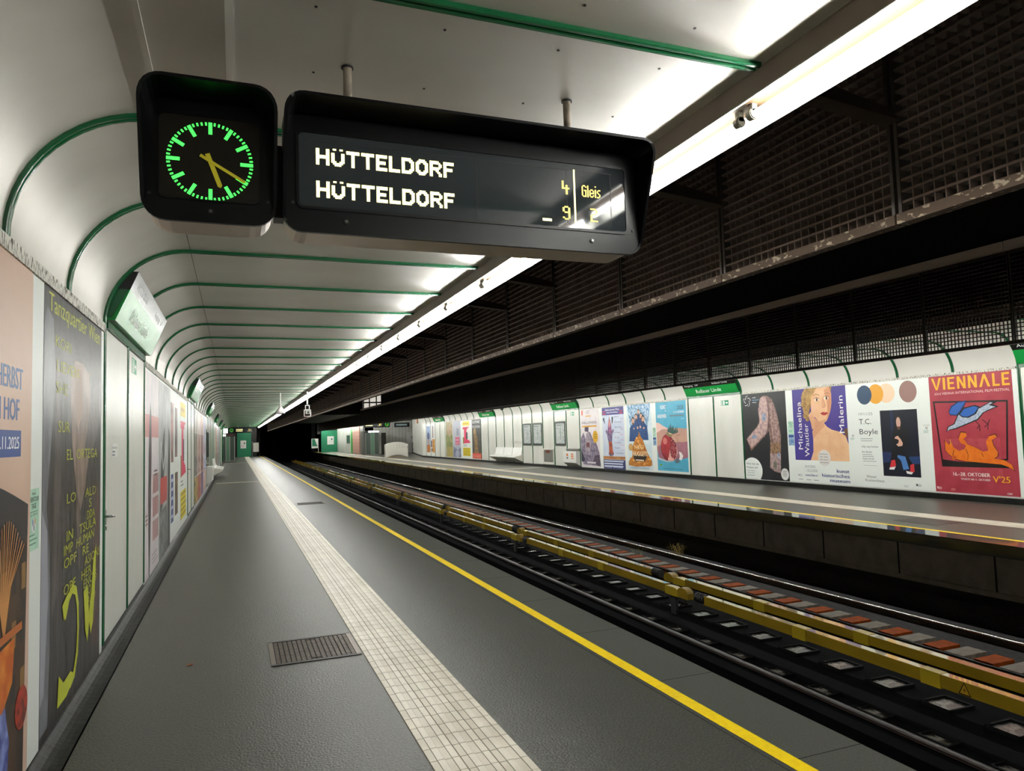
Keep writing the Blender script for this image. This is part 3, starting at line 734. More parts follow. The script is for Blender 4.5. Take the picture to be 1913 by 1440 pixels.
display(60.0, 9.99, True, 'distant amber display hanging above the opposite platform lift', 'small distant green clock hanging over the opposite platform')
# ================================================================= POSTER BOARDS AND POSTERS
ZP0 = 0.125
def board(side, ya, yb, label, z0=None, z1=2.575):
    z0 = z0 if z0 is not None else (0.062 if side == 'L' else 0.135)
    mb = MB()
    if side == 'L': mb.box(XWL, XL+.0005, ya, yb, z0, z1, M['paper'])
    else: mb.box(XR-.0005, XWR, ya, yb, z0, z1, M['paper'])
    return tag(mb.build('poster_board'), label, 'board')
board('R', 9.20, 17.13, 'white hoarding sheet behind the four large posters opposite')
board('R', 19.92, 27.82, 'white hoarding sheet behind the blue fruit poster and its neighbours')
board('R', 41.24, 49.2, 'distant white hoarding sheet behind the four small posters opposite')
board('R', 52.0, 54.6, 'last white hoarding sheet on the opposite wall, two small pictures')
board('L', -1.4, 6.46, 'pale hoarding sheet behind the two closest posters on the left')
board('L', 9.22, 17.12, 'white hoarding sheet on the near wall beyond the first doors')
board('L', 19.9, 27.8, 'white hoarding sheet on the near wall beyond the second doors')
BP = 0.0
# -- red film festival poster
w_, h_ = 1.765, 2.435
a = Art(w_, h_, ink2('#a93c49', '#9c303e', 3.2, .35, .7))
a.P([(.16, .455), (.82, .46), (.83, .12), (.2, .14)], ink2('#a53846', '#b04850', 5))
# angular display capitals
def cap(pts_list):
    for p in pts_list: a.P(p, '#f0b02c')
y0_, y1_ = .878, .982; sl = .0
def bar(u0, u1, v0, v1): a.R(u0, v0, u1, v1, '#f0b02c')
a.P([(.035, y1_), (.065, y1_), (.1, y0_+.02), (.135, y1_), (.165, y1_), (.112, y0_), (.088, y0_)], '#f0b02c')
bar(.185, .215, y0_, y1_)
bar(.245, .272, y0_, y1_); bar(.245, .335, y1_-.016, y1_); bar(.245, .325, .923, .938); bar(.245, .335, y0_, y0_+.016)
for u in (.365, .5): 
    bar(u, u+.027, y0_, y1_); bar(u+.078, u+.105, y0_, y1_); a.P([(u, y1_), (u+.03, y1_), (u+.105, y0_), (u+.075, y0_)], '#f0b02c')
a.P([(.63, y0_), (.66, y0_), (.693, y1_-.03), (.728, y0_), (.758, y0_), (.707, y1_), (.68, y1_)], '#f0b02c')
bar(.785, .812, y0_, y1_); bar(.785, .865, y0_, y0_+.016)
bar(.89, .917, y0_, y1_); bar(.89, .975, y1_-.016, y1_); bar(.89, .965, .923, .938); bar(.89, .975, y0_, y0_+.016)
a.T('63rd VIENNA INTERNATIONAL FILM FESTIVAL', .07, .835, .022, '#eccfc8', width=.9)
# frame
fr_ = [(.05, .775), (.93, .755), (.885, .29), (.115, .225), (.05, .775)]
a.L(fr_, .035, '#17110f')
a.P([(.115, .28), (.3, .265), (.86, .245), (.9, .222), (.12, .218)], '#17110f')
# bird
a.P([(.235, .69), (.27, .735), (.36, .77), (.47, .775), (.44, .735), (.4, .69), (.34, .65), (.25, .655)], '#1a2a55')
a.P([(.245, .685), (.28, .725), (.36, .76), (.45, .765), (.41, .725), (.37, .685), (.33, .66), (.26, .664)], '#2f5fae')
bd_ = [(.185, .512), (.21, .56), (.29, .585), (.345, .66), (.43, .72), (.62, .715), (.78, .765), (.815, .745), (.765, .735), (.835, .712), (.74, .69), (.66, .665), (.59, .61), (.42, .565), (.3, .535), (.225, .528)]
a.P(bd_, '#141416')
a.P([(.2, .52), (.22, .555), (.3, .58), (.355, .655), (.44, .71), (.62, .705), (.75, .752), (.77, .742), (.72, .728), (.8, .712), (.72, .692), (.65, .67), (.58, .618), (.42, .575), (.3, .545), (.23, .535)], ink2('#b9c3d0', '#8fa0b8', 26))
a.P([(.36, .66), (.42, .715), (.56, .735), (.62, .72), (.57, .66), (.48, .63), (.4, .635)], '#141416')
a.P([(.375, .66), (.43, .705), (.55, .725), (.6, .712), (.55, .665), (.47, .64), (.41, .643)], '#2c62b4')
a.L([(.56, .6), (.6, .565), (.57, .54)], .014, '#17110f'); a.L([(.6, .565), (.6, .52)], .014, '#17110f'); a.L([(.64, .61), (.7, .575), (.66, .55)], .014, '#17110f'); a.L([(.7, .575), (.695, .53)], .014, '#17110f'); a.L([(.7, .575), (.72, .61)], .014, '#17110f')
# fox on its back
fx = [(.16, .36), (.165, .44), (.21, .405), (.235, .435), (.265, .385), (.33, .355), (.4, .37), (.42, .4), (.36, .42), (.335, .455), (.37, .51), (.43, .505), (.44, .48), (.4, .455), (.44, .41), (.53, .385), (.62, .35), (.68, .36), (.66, .43), (.7, .475), (.77, .49), (.79, .47), (.73, .445), (.745, .4), (.79, .345), (.78, .315), (.74, .295), (.85, .285), (.93, .25), (.955, .205), (.9, .23), (.82, .25), (.6, .26), (.4, .268), (.28, .285), (.2, .325)]
a.P([(u+(u-.5)*.02, v+(v-.36)*.05) for u, v in fx], '#17110f')
a.P(fx, ink2('#e0761e', '#d86a18', 8))
a.L([(.27, .36), (.25, .32), (.29, .295)], .012, '#3a1a0c'); a.L([(.42, .37), (.44, .32), (.43, .28)], .01, '#3a1a0c'); a.L([(.6, .34), (.62, .31)], .01, '#3a1a0c')
a.P([(.23, .3), (.26, .325), (.285, .29), (.25, .27)], '#c85a20'); a.L([(.155, .45), (.16, .41)], .012, '#7a2418'); a.L([(.23, .45), (.235, .41)], .012, '#d8a030')
a.T('16.–28. OKTOBER', .68, .145, .031, '#f0e4e0', width=.44, align='r', bold=1); a.T('TICKETS AB 11. OKTOBER', .68, .112, .0165, '#ecd9d4', width=.35, align='r', bold=1)
a.T("V'25", .71, .105, .052, '#f0b02c', width=.19, bold=1)
a.R(.02, .026, .04, .045, '#e8c8c4'); a.lines(.04, .08, .035, .012, 2, .006, '#e8c8c4'); a.lines(.2, .27, .03, .01, 2, .004, '#d99088'); a.T('ORF', .86, .012, .016, '#f0e4e0', bold=1)
a.put('poster', 'R', 11.075, .148, 'red festival poster with blue bird above an orange fox', 'poster')
# -- white concert poster with four discs
a = Art(2.22, 2.41, M['paper'])
for u, ru, c in ((.245+.03, .085, '#2b4563'), (.405, .085, '#e3a032'), (.53, .085, '#f0cba8'), (.79, .088, '#94706a')):
    pass
W2 = 2.22
def uY(y): return (13.32-y)/W2
def vZ(z): return (z-.148)/2.41
a.E(uY(12.17), vZ(2.305), .105, .092, '#efceae'); a.E(uY(12.46), vZ(2.303), .098, .095, '#e2a236'); a.E(uY(12.78), vZ(2.30), .095, .094, '#2c4660'); a.E(uY(11.60), vZ(2.306), .1, .1, '#95736b')
a.T('19/11/25', uY(12.98), vZ(1.82), .028, '#8a8f90', width=.18); a.T('T.C.', uY(12.98), vZ(1.61), .055, '#3b4045', width=.155); a.T('Boyle', uY(12.98), vZ(1.375), .055, '#3b4045', width=.235)
a.lines(uY(12.96), uY(12.55), vZ(1.26), .02, 2, .006, '#9aa0a0'); a.T('«No way home»', uY(12.95), vZ(1.06), .022, '#5a6062', width=.215)
a.T('Ben Becker', uY(12.94), vZ(.94), .02, '#5a6062', width=.13); a.lines(uY(12.94), uY(12.6), vZ(.89), .018, 2, .006, '#a2a8a8'); a.T('Felix Kroll', uY(12.93), vZ(.78), .02, '#5a6062', width=.14); a.lines(uY(12.93), uY(12.55), vZ(.735), .02, 1, .006, '#a2a8a8', .05); a.R(uY(12.92), vZ(.64), uY(12.53), vZ(.646), '#8f9494')
a.T('Wiener', uY(12.86), vZ(.355), .027, '#6d7273', width=.13); a.T('Konzerthaus', uY(12.89), vZ(.27), .027, '#6d7273', width=.235)
p0, p1, q0, q1 = uY(12.37), uY(11.405), vZ(.42), vZ(1.912)
def pp(s, t): return (p0+(p1-p0)*s, q0+(q1-q0)*t)
def PP(l, c): a.P([pp(s, t) for s, t in l], c)
PP([(0, 0), (1, 0), (1, 1), (0, 1)], '#0c1220'); PP([(.0, .2), (.3, .22), (.3, .36), (0, .37)], '#1d2c52'); PP([(.28, .6), (.36, .6), (.36, 1), (.28, 1)], '#162646')
PP([(.7, .18), (1, .2), (1, .31), (.72, .3)], '#223a66'); PP([(.35, .33), (.62, .3), (.7, .12), (.55, .1), (.5, .24), (.38, .31)], '#4a78b4')
PP([(.3, .5), (.3, .64), (.36, .74), (.44, .78), (.6, .78), (.72, .7), (.76, .5), (.62, .42), (.36, .44)], '#101014')
PP([(.2, .2), (.28, .42), (.5, .46), (.6, .42), (.7, .3), (.8, .2), (.84, .12), (.7, .13), (.62, .3), (.44, .36), (.36, .18)], '#0d0d14')
a.E(*pp(.5, .82), .036, .062, '#20140f'); a.E(*pp(.495, .81), .026, .05, '#c9a393'); PP([(.44, .75), (.55, .75), (.52, .7), (.47, .7)], '#5c3c30')
PP([(.4, .6), (.36, .57), (.44, .56), (.48, .54), (.46, .5), (.4, .48), (.46, .45), (.56, .46), (.58, .5), (.53, .56), (.46, .61)], '#d4a592')
PP([(.24, .24), (.34, .25), (.36, .17), (.3, .12), (.18, .12)], '#c23038'); PP([(.18, .13), (.35, .15), (.3, .1), (.17, .1)], '#e8e4e0')
PP([(.74, .18), (.84, .2), (.84, .08), (.72, .05)], '#c23038'); PP([(.62, .09), (.8, .07), (.76, .04), (.64, .05)], '#e8e4e0')
a.lines(.66, .72, .03, .01, 2, .004, '#b2b8b8'); a.R(.8, .035, .82, .055, '#555a5c'); a.lines(.82, .86, .045, .012, 2, .005, '#8a8f90')
a.put('poster', 'R', 13.32, .148, 'white concert poster with four coloured discs and a seated man', 'poster')
# -- purple portrait poster
w_ = 1.80; a = Art(w_, 2.42, M['paper'])
def uY(y): return (15.13-y)/w_
def vZ(z): return (z-.155)/2.42
u0_, u1_, v0_, v1_ = 0, 1.0, vZ(.72), 1.0
def pp(s, t): return (u0_+(u1_-u0_)*s, v0_+(v1_-v0_)*t)
def PP(l, c): a.P([pp(s, t) for s, t in l], c)
PP([(0, 0), (1, 0), (1, 1), (0, 1)], ink2('#3f3a8c', '#4a3a86', 1.6, .35, .65))
SK, SK2, SK3 = ink2('#e8bd94', '#e2b088', 3), '#d79f7c', '#f0d0ac'
PP([(.3, 0), (.36, .12), (.37, .3), (.36, .4), (.4, .46), (.58, .52), (.64, .46), (.72, .42), (.86, .39), (.96, .33), (1, .22), (1, 0)], SK)
PP([(.36, .4), (.4, .46), (.58, .53), (.6, .47), (.52, .42), (.42, .34), (.38, .3)], SK2)
PP([(.18, .82), (.2, .94), (.26, 1), (.76, 1), (.74, .9), (.66, .86), (.4, .84), (.34, .72), (.3, .6), (.24, .58), (.2, .7)], ink2('#b08a50', '#7d5a2e', 7))
PP([(.3, .62), (.36, .68), (.36, .85), (.42, .96), (.5, 1), (.72, 1), (.75, .9), (.745, .78), (.72, .68), (.68, .6), (.64, .54), (.58, .51), (.5, .53), (.42, .6), (.38, .58), (.33, .58)], SK)
PP([(.62, .96), (.72, 1), (.75, .9), (.745, .78), (.72, .68), (.68, .6), (.63, .55), (.67, .66), (.66, .8)], '#d39670')
PP([(.34, .72), (.38, .88), (.46, .97), (.4, 1), (.28, 1), (.2, .92), (.19, .8), (.25, .68)], ink2('#c09a5c', '#8a6534', 7))
for (s, t) in ((.475, .835), (.655, .85)): a.E(*pp(s, t), .04, .017, '#f2e2d2'); a.E(*pp(s+.005, t), .018, .017, '#4a2c1c'); a.L([pp(s-.05, t+.018), pp(s, t+.032), pp(s+.05, t+.015)], .012, '#6a3f28')
a.L([pp(.41, .89), pp(.47, .915), pp(.53, .895)], .016, '#9a6c44'); a.L([pp(.62, .905), pp(.68, .92), pp(.72, .9)], .014, '#9a6c44')
PP([(.57, .86), (.6, .86), (.63, .75), (.6, .715), (.56, .72)], '#dba27e'); a.L([pp(.6, .84), pp(.635, .745), pp(.6, .72)], .012, '#a86a50'); 
PP([(.53, .645), (.58, .665), (.62, .655), (.66, .66), (.67, .64), (.62, .615), (.57, .62)], '#b83a34'); a.L([pp(.53, .645), pp(.6, .64), pp(.67, .643)], .008, '#6a1a1c')
PP([(.39, .76), (.42, .8), (.43, .7), (.4, .66)], '#eab6a0')
HR = ink2('#b8935a', '#8d6a38', 8)
for (s_, t_, r_) in ((.25, .88, .07), (.23, .78, .06), (.27, .69, .055), (.24, .62, .045), (.3, .94, .08), (.28, .57, .035)):
    a.E(*pp(s_, t_), r_, r_*.62, HR, 16); a.L([pp(s_-r_*.6, t_), pp(s_, t_+r_*.6), pp(s_+r_*.6, t_-.01)], .012, '#7a5a30')
PP([(.66, .66), (.71, .7), (.735, .8), (.72, .9), (.69, .8)], '#cf9069'); PP([(.5, .535), (.58, .515), (.64, .545), (.62, .565), (.56, .55)], '#d7a17c')
PP([(.36, .58), (.4, .6), (.46, .56), (.54, .52), (.5, .47), (.42, .44), (.38, .5)], '#d39b77')
a.L([pp(.44, .4), pp(.55, .36), pp(.7, .38)], .012, '#d9a581'); PP([(.93, .42), (1, .44), (1, .3), (.95, .34)], '#6a4a34')
PP([(.31, .6), (.36, .64), (.43, .57), (.41, .44), (.36, .43), (.345, .52)], '#dba580')
a.T('Michaelina', .165, vZ(1.0), .09, '#f4f0ee', width=.515, rot=1); a.T('Wautier', .285, vZ(.815), .09, '#f4f0ee', width=.35, rot=1); a.T('Malerin', .945, vZ(1.41), .09, '#f4f0ee', width=.38, rot=1)
a.E(.56, vZ(.79), .115, .085, '#dcd8d4'); 
for i, s_ in enumerate(('Einfach.', 'Mehr. Sehen.', 'Mit Ihrer', 'Jahreskarte')): a.T(s_, .48, vZ(.87-.07*i), .016, '#4a4a4c', width=.15)
a.T('30.9.2025', .18, vZ(.53), .026, '#9aa0a4', width=.2); a.T('– 22.2.2026', .18, vZ(.43), .026, '#9aa0a4', width=.24); a.T('www.khm.at', .18, vZ(.31), .026, '#3c4a86', width=.24)
a.T('kunst', .985, vZ(.435), .037, '#353f7d', width=.215, align='r', bold=1); a.T('historisches', .985, vZ(.315), .037, '#353f7d', width=.485, align='r', bold=1); a.T('museum', .985, vZ(.195), .037, '#353f7d', width=.345, align='r', bold=1)
a.R(.045, vZ(.31), .06, vZ(.345), '#5a5f62'); a.lines(.07, .12, vZ(.335), .012, 2, .005, '#9aa0a4'); a.lines(.05, .14, vZ(.21), .012, 1, .007, '#9aa0a4'); a.lines(.2, .3, vZ(.205), .012, 1, .007, '#9aa0a4'); a.lines(.34, .45, vZ(.205), .012, 1, .007, '#9aa0a4')
a.put('poster', 'R', 15.13, .155, 'purple poster with portrait of a fair-haired young woman', 'poster')
# -- black poster with patterned trousers
w_ = 1.77; a = Art(w_, 2.44, ink2('#1b1c1f', '#232428', 2))
TR = ink2('#b79a94', '#7c5f5c', 13, .38, .62); TRL = ink2('#cdb0a6', '#9b7d86', 10, .4, .64); BL = ink2('#a9a5b5', '#6d87a8', 12)
a.P([(.43, .94), (.5, .965), (.6, .96), (.7, .925), (.78, .8), (.83, .66), (.86, .5), (.84, .3), (.82, .08), (.68, .1), (.58, .14), (.6, .3), (.62, .44), (.6, .56), (.5, .5), (.42, .46), (.16, .33), (.06, .47), (.34, .62), (.39, .68), (.37, .8)], ink2('#8f726c', '#604a48', 9))
a.P([(.43, .935), (.5, .955), (.56, .95), (.6, .85), (.6, .72), (.56, .56), (.5, .51), (.4, .47), (.34, .6), (.4, .67), (.385, .8)], TRL)
a.P([(.07, .465), (.34, .61), (.42, .53), (.38, .46), (.17, .36)], TRL); a.P([(.08, .46), (.16, .36), (.2, .35), (.36, .44), (.17, .33)], '#77543c')
a.P([(.64, .88), (.72, .88), (.8, .7), (.83, .55), (.82, .4), (.7, .4), (.66, .56), (.64, .7)], TR); a.P([(.62, .42), (.83, .42), (.83, .3), (.63, .3)], ink2('#9a7a5c', '#6f543e', 14)); a.P([(.6, .3), (.84, .3), (.81, .09), (.68, .11), (.6, .15)], ink2('#b39a96', '#8a7478', 12))
a.E(.5, .72, .05, .05, BL); a.E(.25, .49, .06, .025, BL); a.E(.79, .28, .035, .035, BL); a.E(.7, .17, .04, .05, ink2('#8a8070', '#5f6258', 14))
a.L([(.6, .93), (.62, .7), (.56, .52)], .02, '#5f4644'); a.L([(.36, .56), (.44, .49), (.5, .49)], .015, '#7c5a54')
a.E(.15, .14, .27, .14, M['paper'], a0=0, a1=360) if False else a.P([(0, .0), (.395, .0)]+[(.17+.235*math.cos(math.radians(t)), .1+.15*math.sin(math.radians(t))) for t in range(-40, 136, 8)]+[(0, .21)], M['paper'])
a.T('Wer hat die', .03, .165, .026, '#44474c', width=.3); a.T('Hosen an?', .03, .123, .026, '#44474c', width=.27); a.T('30. April 2025 bis', .03, .09, .014, '#6a6d70', width=.2); a.T('1. Februar 2026', .03, .066, .014, '#6a6d70', width=.18); a.lines(.03, .22, .04, .01, 1, .005, '#8d9092', .05)
a.E(.905, .075, .085, .066, '#d9d9d7'); a.lines(.86, .96, .105, .018, 4, .006, '#8a8a8a')
for i in range(44):
    t = i*2.399; r = .02+.062*math.sqrt((i % 11)/11+.15); a.E(.125+r*math.cos(t), .915+r*.78*math.sin(t), .006, .0045, '#e8e8e8', 8)
for i, s_ in enumerate(('welt', 'museum', 'wien')): a.T(s_, .25, .945-.028*i, .016, '#e4e8ee' if i != 1 else '#8cc4e4', width=(.085, .16, .095)[i], bold=1)
a.put('poster', 'R', 17.155, .137, 'black poster with patterned patchwork trousers', 'poster')
# -- turquoise pomegranate poster
w_ = 1.835; a = Art(w_, 2.385, ink2('#56aecb', '#4fa6c4', 2))
a.P([(0, .7), (.1, .695), (.2, .66), (.36, .62), (.45, .6), (.3, .5), (0, .42)], '#e6c2b8')
a.P([(0, .55), (.2, .6), (.45, .6), (.7, .615), (1, .6), (1, .2), (.75, .17), (.3, .15), (.05, .2), (0, .3)], ink2('#c9a08a', '#b78a82', 1.4, .3, .7))
a.P([(0, .35), (.3, .4), (1, .42), (1, .2), (.75, .17), (.3, .15), (.05, .19)], ink2('#a8727e', '#8c5566', 1.6, .3, .7))
a.E(.36, .335, .225, .19, '#7a1f28', 32); a.E(.34, .36, .19, .165, ink2('#a8323a', '#8e2a34', 5), 32); a.E(.28, .43, .07, .05, '#d07a74')
a.P([(.5, .45), (.58, .42), (.66, .34), (.68, .26), (.6, .17), (.5, .14), (.36, .155), (.42, .28)], '#e0a49a'); a.E(.545, .305, .105, .14, '#551a20', 28)
for i in range(46):
    t = i*2.399; r = .95*math.sqrt((i+.5)/46); a.E(.545+.095*r*math.cos(t), .305+.13*r*math.sin(t), .011, .0105, '#c2404a' if i % 3 else '#e0908c', 8)
a.P([(.36, .19), (.46, .2), (.56, .18), (.5, .145), (.36, .15)], '#e8b0a4')
a.E(.45, .53, .1, .04, '#8c7c5c'); a.E(.5, .56, .09, .035, '#d8c89c')
a.P([(.38, .56), (.4, .62), (.43, .6), (.45, .66), (.47, .61), (.5, .69), (.52, .61), (.58, .65), (.6, .58), (.66, .63), (.67, .56), (.7, .63), (.73, .55), (.55, .53)], '#3f5a55')
for pts in (((.55, .52), (.62, .54), (.72, .5), (.8, .53)), ((.6, .5), (.68, .47), (.7, .4), (.76, .42)), ((.4, .53), (.33, .55), (.3, .52))): a.L(pts, .012, '#6b4a3a')
a.P([(.72, .28), (.8, .27), (.86, .22), (.8, .16), (.72, .17), (.75, .22)], '#e9e4e0'); a.E(.66, .15, .08, .03, '#5a6a78'); 
for i in range(5): a.E(.6+.04*i, .125-.006*(i % 2), .008, .006, '#2f4a64', 8)
a.P([(0, .2), (.05, .16), (.3, .13), (.55, .13), (.3, .15), (.08, .185)], '#b8c8d0')
a.T('KUNST', .37, .895, .058, '#e9f2f4', width=.19, align='r', bold=1); a.T('im', .37, .855, .03, '#e9f2f4', align='r'); a.T('HANDWERK', .37, .765, .058, '#e9f2f4', width=.31, align='r', bold=1)
a.T('2025', .93, .875, .058, '#30454f', width=.2, align='r'); a.T('19.–21. NOVEMBER', .94, .825, .03, '#eef4f4', width=.33, align='r', bold=1); a.lines(.47, .93, .79, .012, 2, .012, '#6d8a98', .03); a.T('15–19 h', .94, .735, .018, '#e9f2f4', align='r')
a.P([(.07, .09), (.16, .095), (.17, .075), (.08, .07)], '#7fae3c'); a.lines(.2, .82, .03, .01, 1, .007, '#3f7f98', .02)
a.put('poster', 'R', 21.82, .2, 'turquoise poster with a cut-open pomegranate', 'poster')
# -- comedy poster with men on a golden heap
w_ = 1.73; a = Art(w_, 2.40, ink2('#d9e6ea', '#c9dce4', 3))
a.P([(.02, 1), (.98, 1), (.9, .75), (.78, .55), (.7, .45), (.3, .45), (.15, .6), (.1, .8)], ink2('#5f8fb8', '#c4d8e4', 9))
for (s, t, q) in ((.5, .88, .8), (.4, .8, 1), (.6, .81, 1), (.27, .74, 1.15), (.68, .76, 1.15)):
    a.P([(s-.16*q, t-.27*q), (s-.13*q, t-.09*q), (s-.05*q, t-.045*q), (s+.05*q, t-.045*q), (s+.13*q, t-.09*q), (s+.16*q, t-.27*q)], ink2('#1f3f6e', '#2b5288', 12))
    a.E(s, t+.012*q, .058*q, .05*q, '#2a2522'); a.E(s, t, .05*q, .042*q, '#d2a58e'); a.P([(s-.035*q, t-.02*q), (s+.035*q, t-.02*q), (s+.02*q, t-.048*q), (s-.02*q, t-.048*q)], '#5a4034')
for s, t in ((.3, .62), (.45, .64), (.56, .65), (.7, .63)): a.E(s, t, .03, .02, '#d8ac94')
a.P([(.22, .62), (.78, .62), (.7, .48), (.32, .46)], ink2('#1f3f6e', '#33588c', 12))
NG = ink2('#d08a3c', '#9a5a1e', 14)
a.P([(.5, .58), (.56, .5), (.64, .46), (.72, .36), (.82, .24), (.96, .14), (.97, .07), (.75, .055), (.3, .04), (.02, .06), (.03, .12), (.18, .2), (.2, .34), (.32, .46), (.44, .5)], NG)
for i in range(34): a.E(.08+.84*((i*0.618) % 1), .07+.1*((i*.377) % 1), .03, .02, '#e0a050' if i % 2 else '#b5702c', 9)
for i in range(18): a.E(.38+.26*((i*0.618) % 1), .3+.2*((i*.377) % 1), .026, .019, '#e6ae62' if i % 2 else '#c07c34', 9)
a.E(.14, .34, .085, .055, '#b98a4a'); a.E(.14, .34, .065, .04, '#c9a064')
a.P([(.22, .22), (.8, .22), (.7, .13), (.3, .12)], '#2a1a10')
a.T('NEO', .3, .315, .06, '#f2d9a4', width=.36, bold=1); a.T('NUGGETS', .22, .205, .075, '#f4e6c4', width=.58, bold=1); a.R(.32, .135, .66, .15, '#f0e4d8'); a.lines(.1, .9, .025, .012, 2, .005, '#8fa0a8', .1)
a.put('poster', 'R', 23.855, .182, 'comedy poster with men in blue above a golden nugget heap', 'poster')
# -- cabaret poster, purple bars
w_ = 1.74; a = Art(w_, 2.44, ink2('#c9d3e6', '#d6dcea', 2))
a.R(0, .875, 1, 1, '#3f3a80'); a.T('Kabarettarena Wien', .16, .945, .03, '#e4e0f0', width=.64, bold=1); a.T('bunte Revuebühne', .22, .905, .026, '#e4e0f0', width=.52, bold=1)
for u in (.03, .8): a.R(u, .885, u+.15, .905, '#b8385a'); a.R(u, .925, u+.15, .94, '#b8385a')
a.P([(.22, .62), (.16, .64), (.14, .6), (.2, .56), (.27, .42), (.29, .3), (.25, .24), (.3, .21), (.45, .21), (.5, .24), (.44, .32), (.43, .44), (.46, .56), (.53, .62), (.5, .65), (.43, .61), (.36, .58)], ink2('#8a7a9c', '#4c3f6a', 9))
a.P([(.24, .62), (.3, .78), (.34, .85), (.39, .78), (.44, .62), (.36, .55)], ink2('#b0708c', '#7a4a80', 9)); a.P([(.3, .72), (.34, .84), (.385, .72), (.34, .66)], '#d89a8c'); a.P([(.28, .44), (.43, .44), (.46, .24), (.28, .24)], ink2('#b85a34', '#8a4030', 9))
a.P([(.03, .82), (.1, .84), (.13, .72), (.07, .77)], '#2a3a44'); a.P([(.45, .84), (.52, .84), (.5, .76), (.45, .72)], '#2a3a44'); a.L([(.34, .86), (.35, .9)], .02, '#c04a5a')
for i, (s_, d_) in enumerate((('Babsi B', '2.10.'), ('Nachtrevue', ''), ('Gala Palast', '9.10.'), ('Le Rouge', '16.11.'), ('Mr. Ed', '5.12.'), ('Les Minis', '31.12.'), ('Finale', '2.1.'), ('GrandChelsea', ''))):
    a.T(s_, .57, .83-.083*i, .022, '#5a5878', width=.03*len(s_)); 
    if d_: a.T(d_, .97, .815-.083*i-.02, .022, '#b8506a', align='r', width=.026*len(d_))
a.R(0, .155, 1, .205, ink2('#c08a4c', '#a8643c', 8)); a.R(0, 0, 1, .15, '#2f3568'); a.lines(.03, .95, .115, .04, 3, .022, '#cdd6ea', .1); a.T('beste Shows', .05, .02, .022, '#e4e8f4', width=.8)
a.put('poster', 'R', 25.8, .128, 'lilac cabaret poster with a striding dancer and purple bars', 'poster')
# -- halloween poster
w_ = 1.74; a = Art(w_, 2.42, ink2('#e6dfe0', '#ddd4d8', 3))
a.P([(0, .5), (.08, .55), (.16, .6), (.22, .52), (.3, .44), (.4, .6), (.52, .6), (.62, .5), (.8, .42), (.95, .25), (1, .02), (.1, .04), (0, .25)], ink2('#9a8ea0', '#5c5268', 8)); a.P([(.22, .62), (.24, .7), (.44, .7), (.42, .6)], '#4a4058'); a.E(.38, .4, .14, .2, ink2('#b8aab4', '#7a6c7a', 9)); a.P([(0, .3), (.12, .2), (.2, .1), (.05, .08), (0, .1)], '#2f2c40'); a.P([(.7, .2), (.95, .22), (1, .02), (.6, .06)], ink2('#3a3448', '#6a5a66', 10)); a.P([(.3, .06), (.75, .06), (.75, .09), (.3, .09)], '#dcd6da')
a.E(.33, .38, .05, .05, '#6d3c42'); a.E(.42, .38, .05, .05, '#6d3c42')
a.R(.08, .9, .16, .985, '#d9745c'); a.lines(.3, .55, .965, .03, 2, .008, '#8f8688'); a.R(.28, .87, .58, .89, '#e0b060')
a.T('HALLOWEEN', .1, .745, .045, '#3a3038', width=.75); a.R(.1, .69, .86, .715, '#d9a02c'); a.E(.77, .52, .13, .105, '#e3b12c'); a.lines(.7, .86, .55, .03, 3, .01, '#8a6410', .1)
a.put('poster', 'R', 27.79, .15, 'pale halloween poster with a ghostly figure and yellow disc', 'poster')
# -- the distant four
def i_poster(w_, h_):
    a = Art(w_, h_, M['paper'])
    a.R(.05, .86, .85, .97, '#e6cf2e'); a.R(.08, .9, .7, .93, '#c9a818')
    a.P([(.05, .82), (.78, .82), (.78, .76), (.5, .76), (.52, .5), (.8, .46), (.92, .4), (.05, .38), (.05, .44), (.2, .5), (.2, .76), (.05, .76)], '#d93560'); a.R(.42, .5, .6, .68, '#30343c'); a.R(.05, .38, .2, .55, '#8a7a30'); a.R(.62, .55, .8, .8, '#e8e2e4')
    a.lines(.08, .5, .34, .03, 2, .012, '#8a8f90')
    a.R(.05, .05, .9, .27, '#e2cf1e'); 
    for i in range(5): a.R(.08, .235-.04*i, .86-.12*(i % 2), .255-.04*i, '#a8971a')
    return a
a = Art(1.74, 2.43, ink2('#a89a7c', '#8d8a60', 4)); a.R(0, .28, 1, .62, ink2('#8a9058', '#6d7a40', 4)); a.R(.2, 0, 1, .28, ink2('#b5a058', '#9a8f4c', 5)); a.L([(.1, .95), (.55, .6), (.9, .4)], .05, '#c2b296'); a.L([(.8, .95), (.5, .7), (.1, .4)], .05, '#b8a886'); a.E(.6, .75, .3, .16, ink2('#b89a80', '#9a8a68', 5)); a.L([(.3, .1), (.6, .35), (.9, .2)], .04, '#7a7444')
a.put('poster', 'R', 49.04, .165, 'distant olive poster with tangled plant forms', 'poster')
a = Art(1.8, 2.42, ink2('#aab0be', '#b9bac6', 2)); a.R(.5, .6, .75, .8, '#8a8fa0'); a.R(.3, .34, .85, .56, '#d06a84'); a.T('LIEBE', .33, .46, .04, '#f2d0d8', width=.4, bold=1); a.T('JETZT', .33, .37, .04, '#f2d0d8', width=.4, bold=1); a.P([(.0, .0), (1, 0), (1, .28), (.6, .2), (.1, .3), (0, .3)], ink2('#6a7088', '#8a90a8', 4)); a.E(.55, .1, .25, .1, '#a8acc0')
a.put('poster', 'R', 47.24, .168, 'distant grey-blue poster with pink writing', 'poster')
a = i_poster(1.85, 2.42); a.put('poster', 'R', 45.05, .168, 'distant poster with a big crimson letter above yellow block', 'poster')
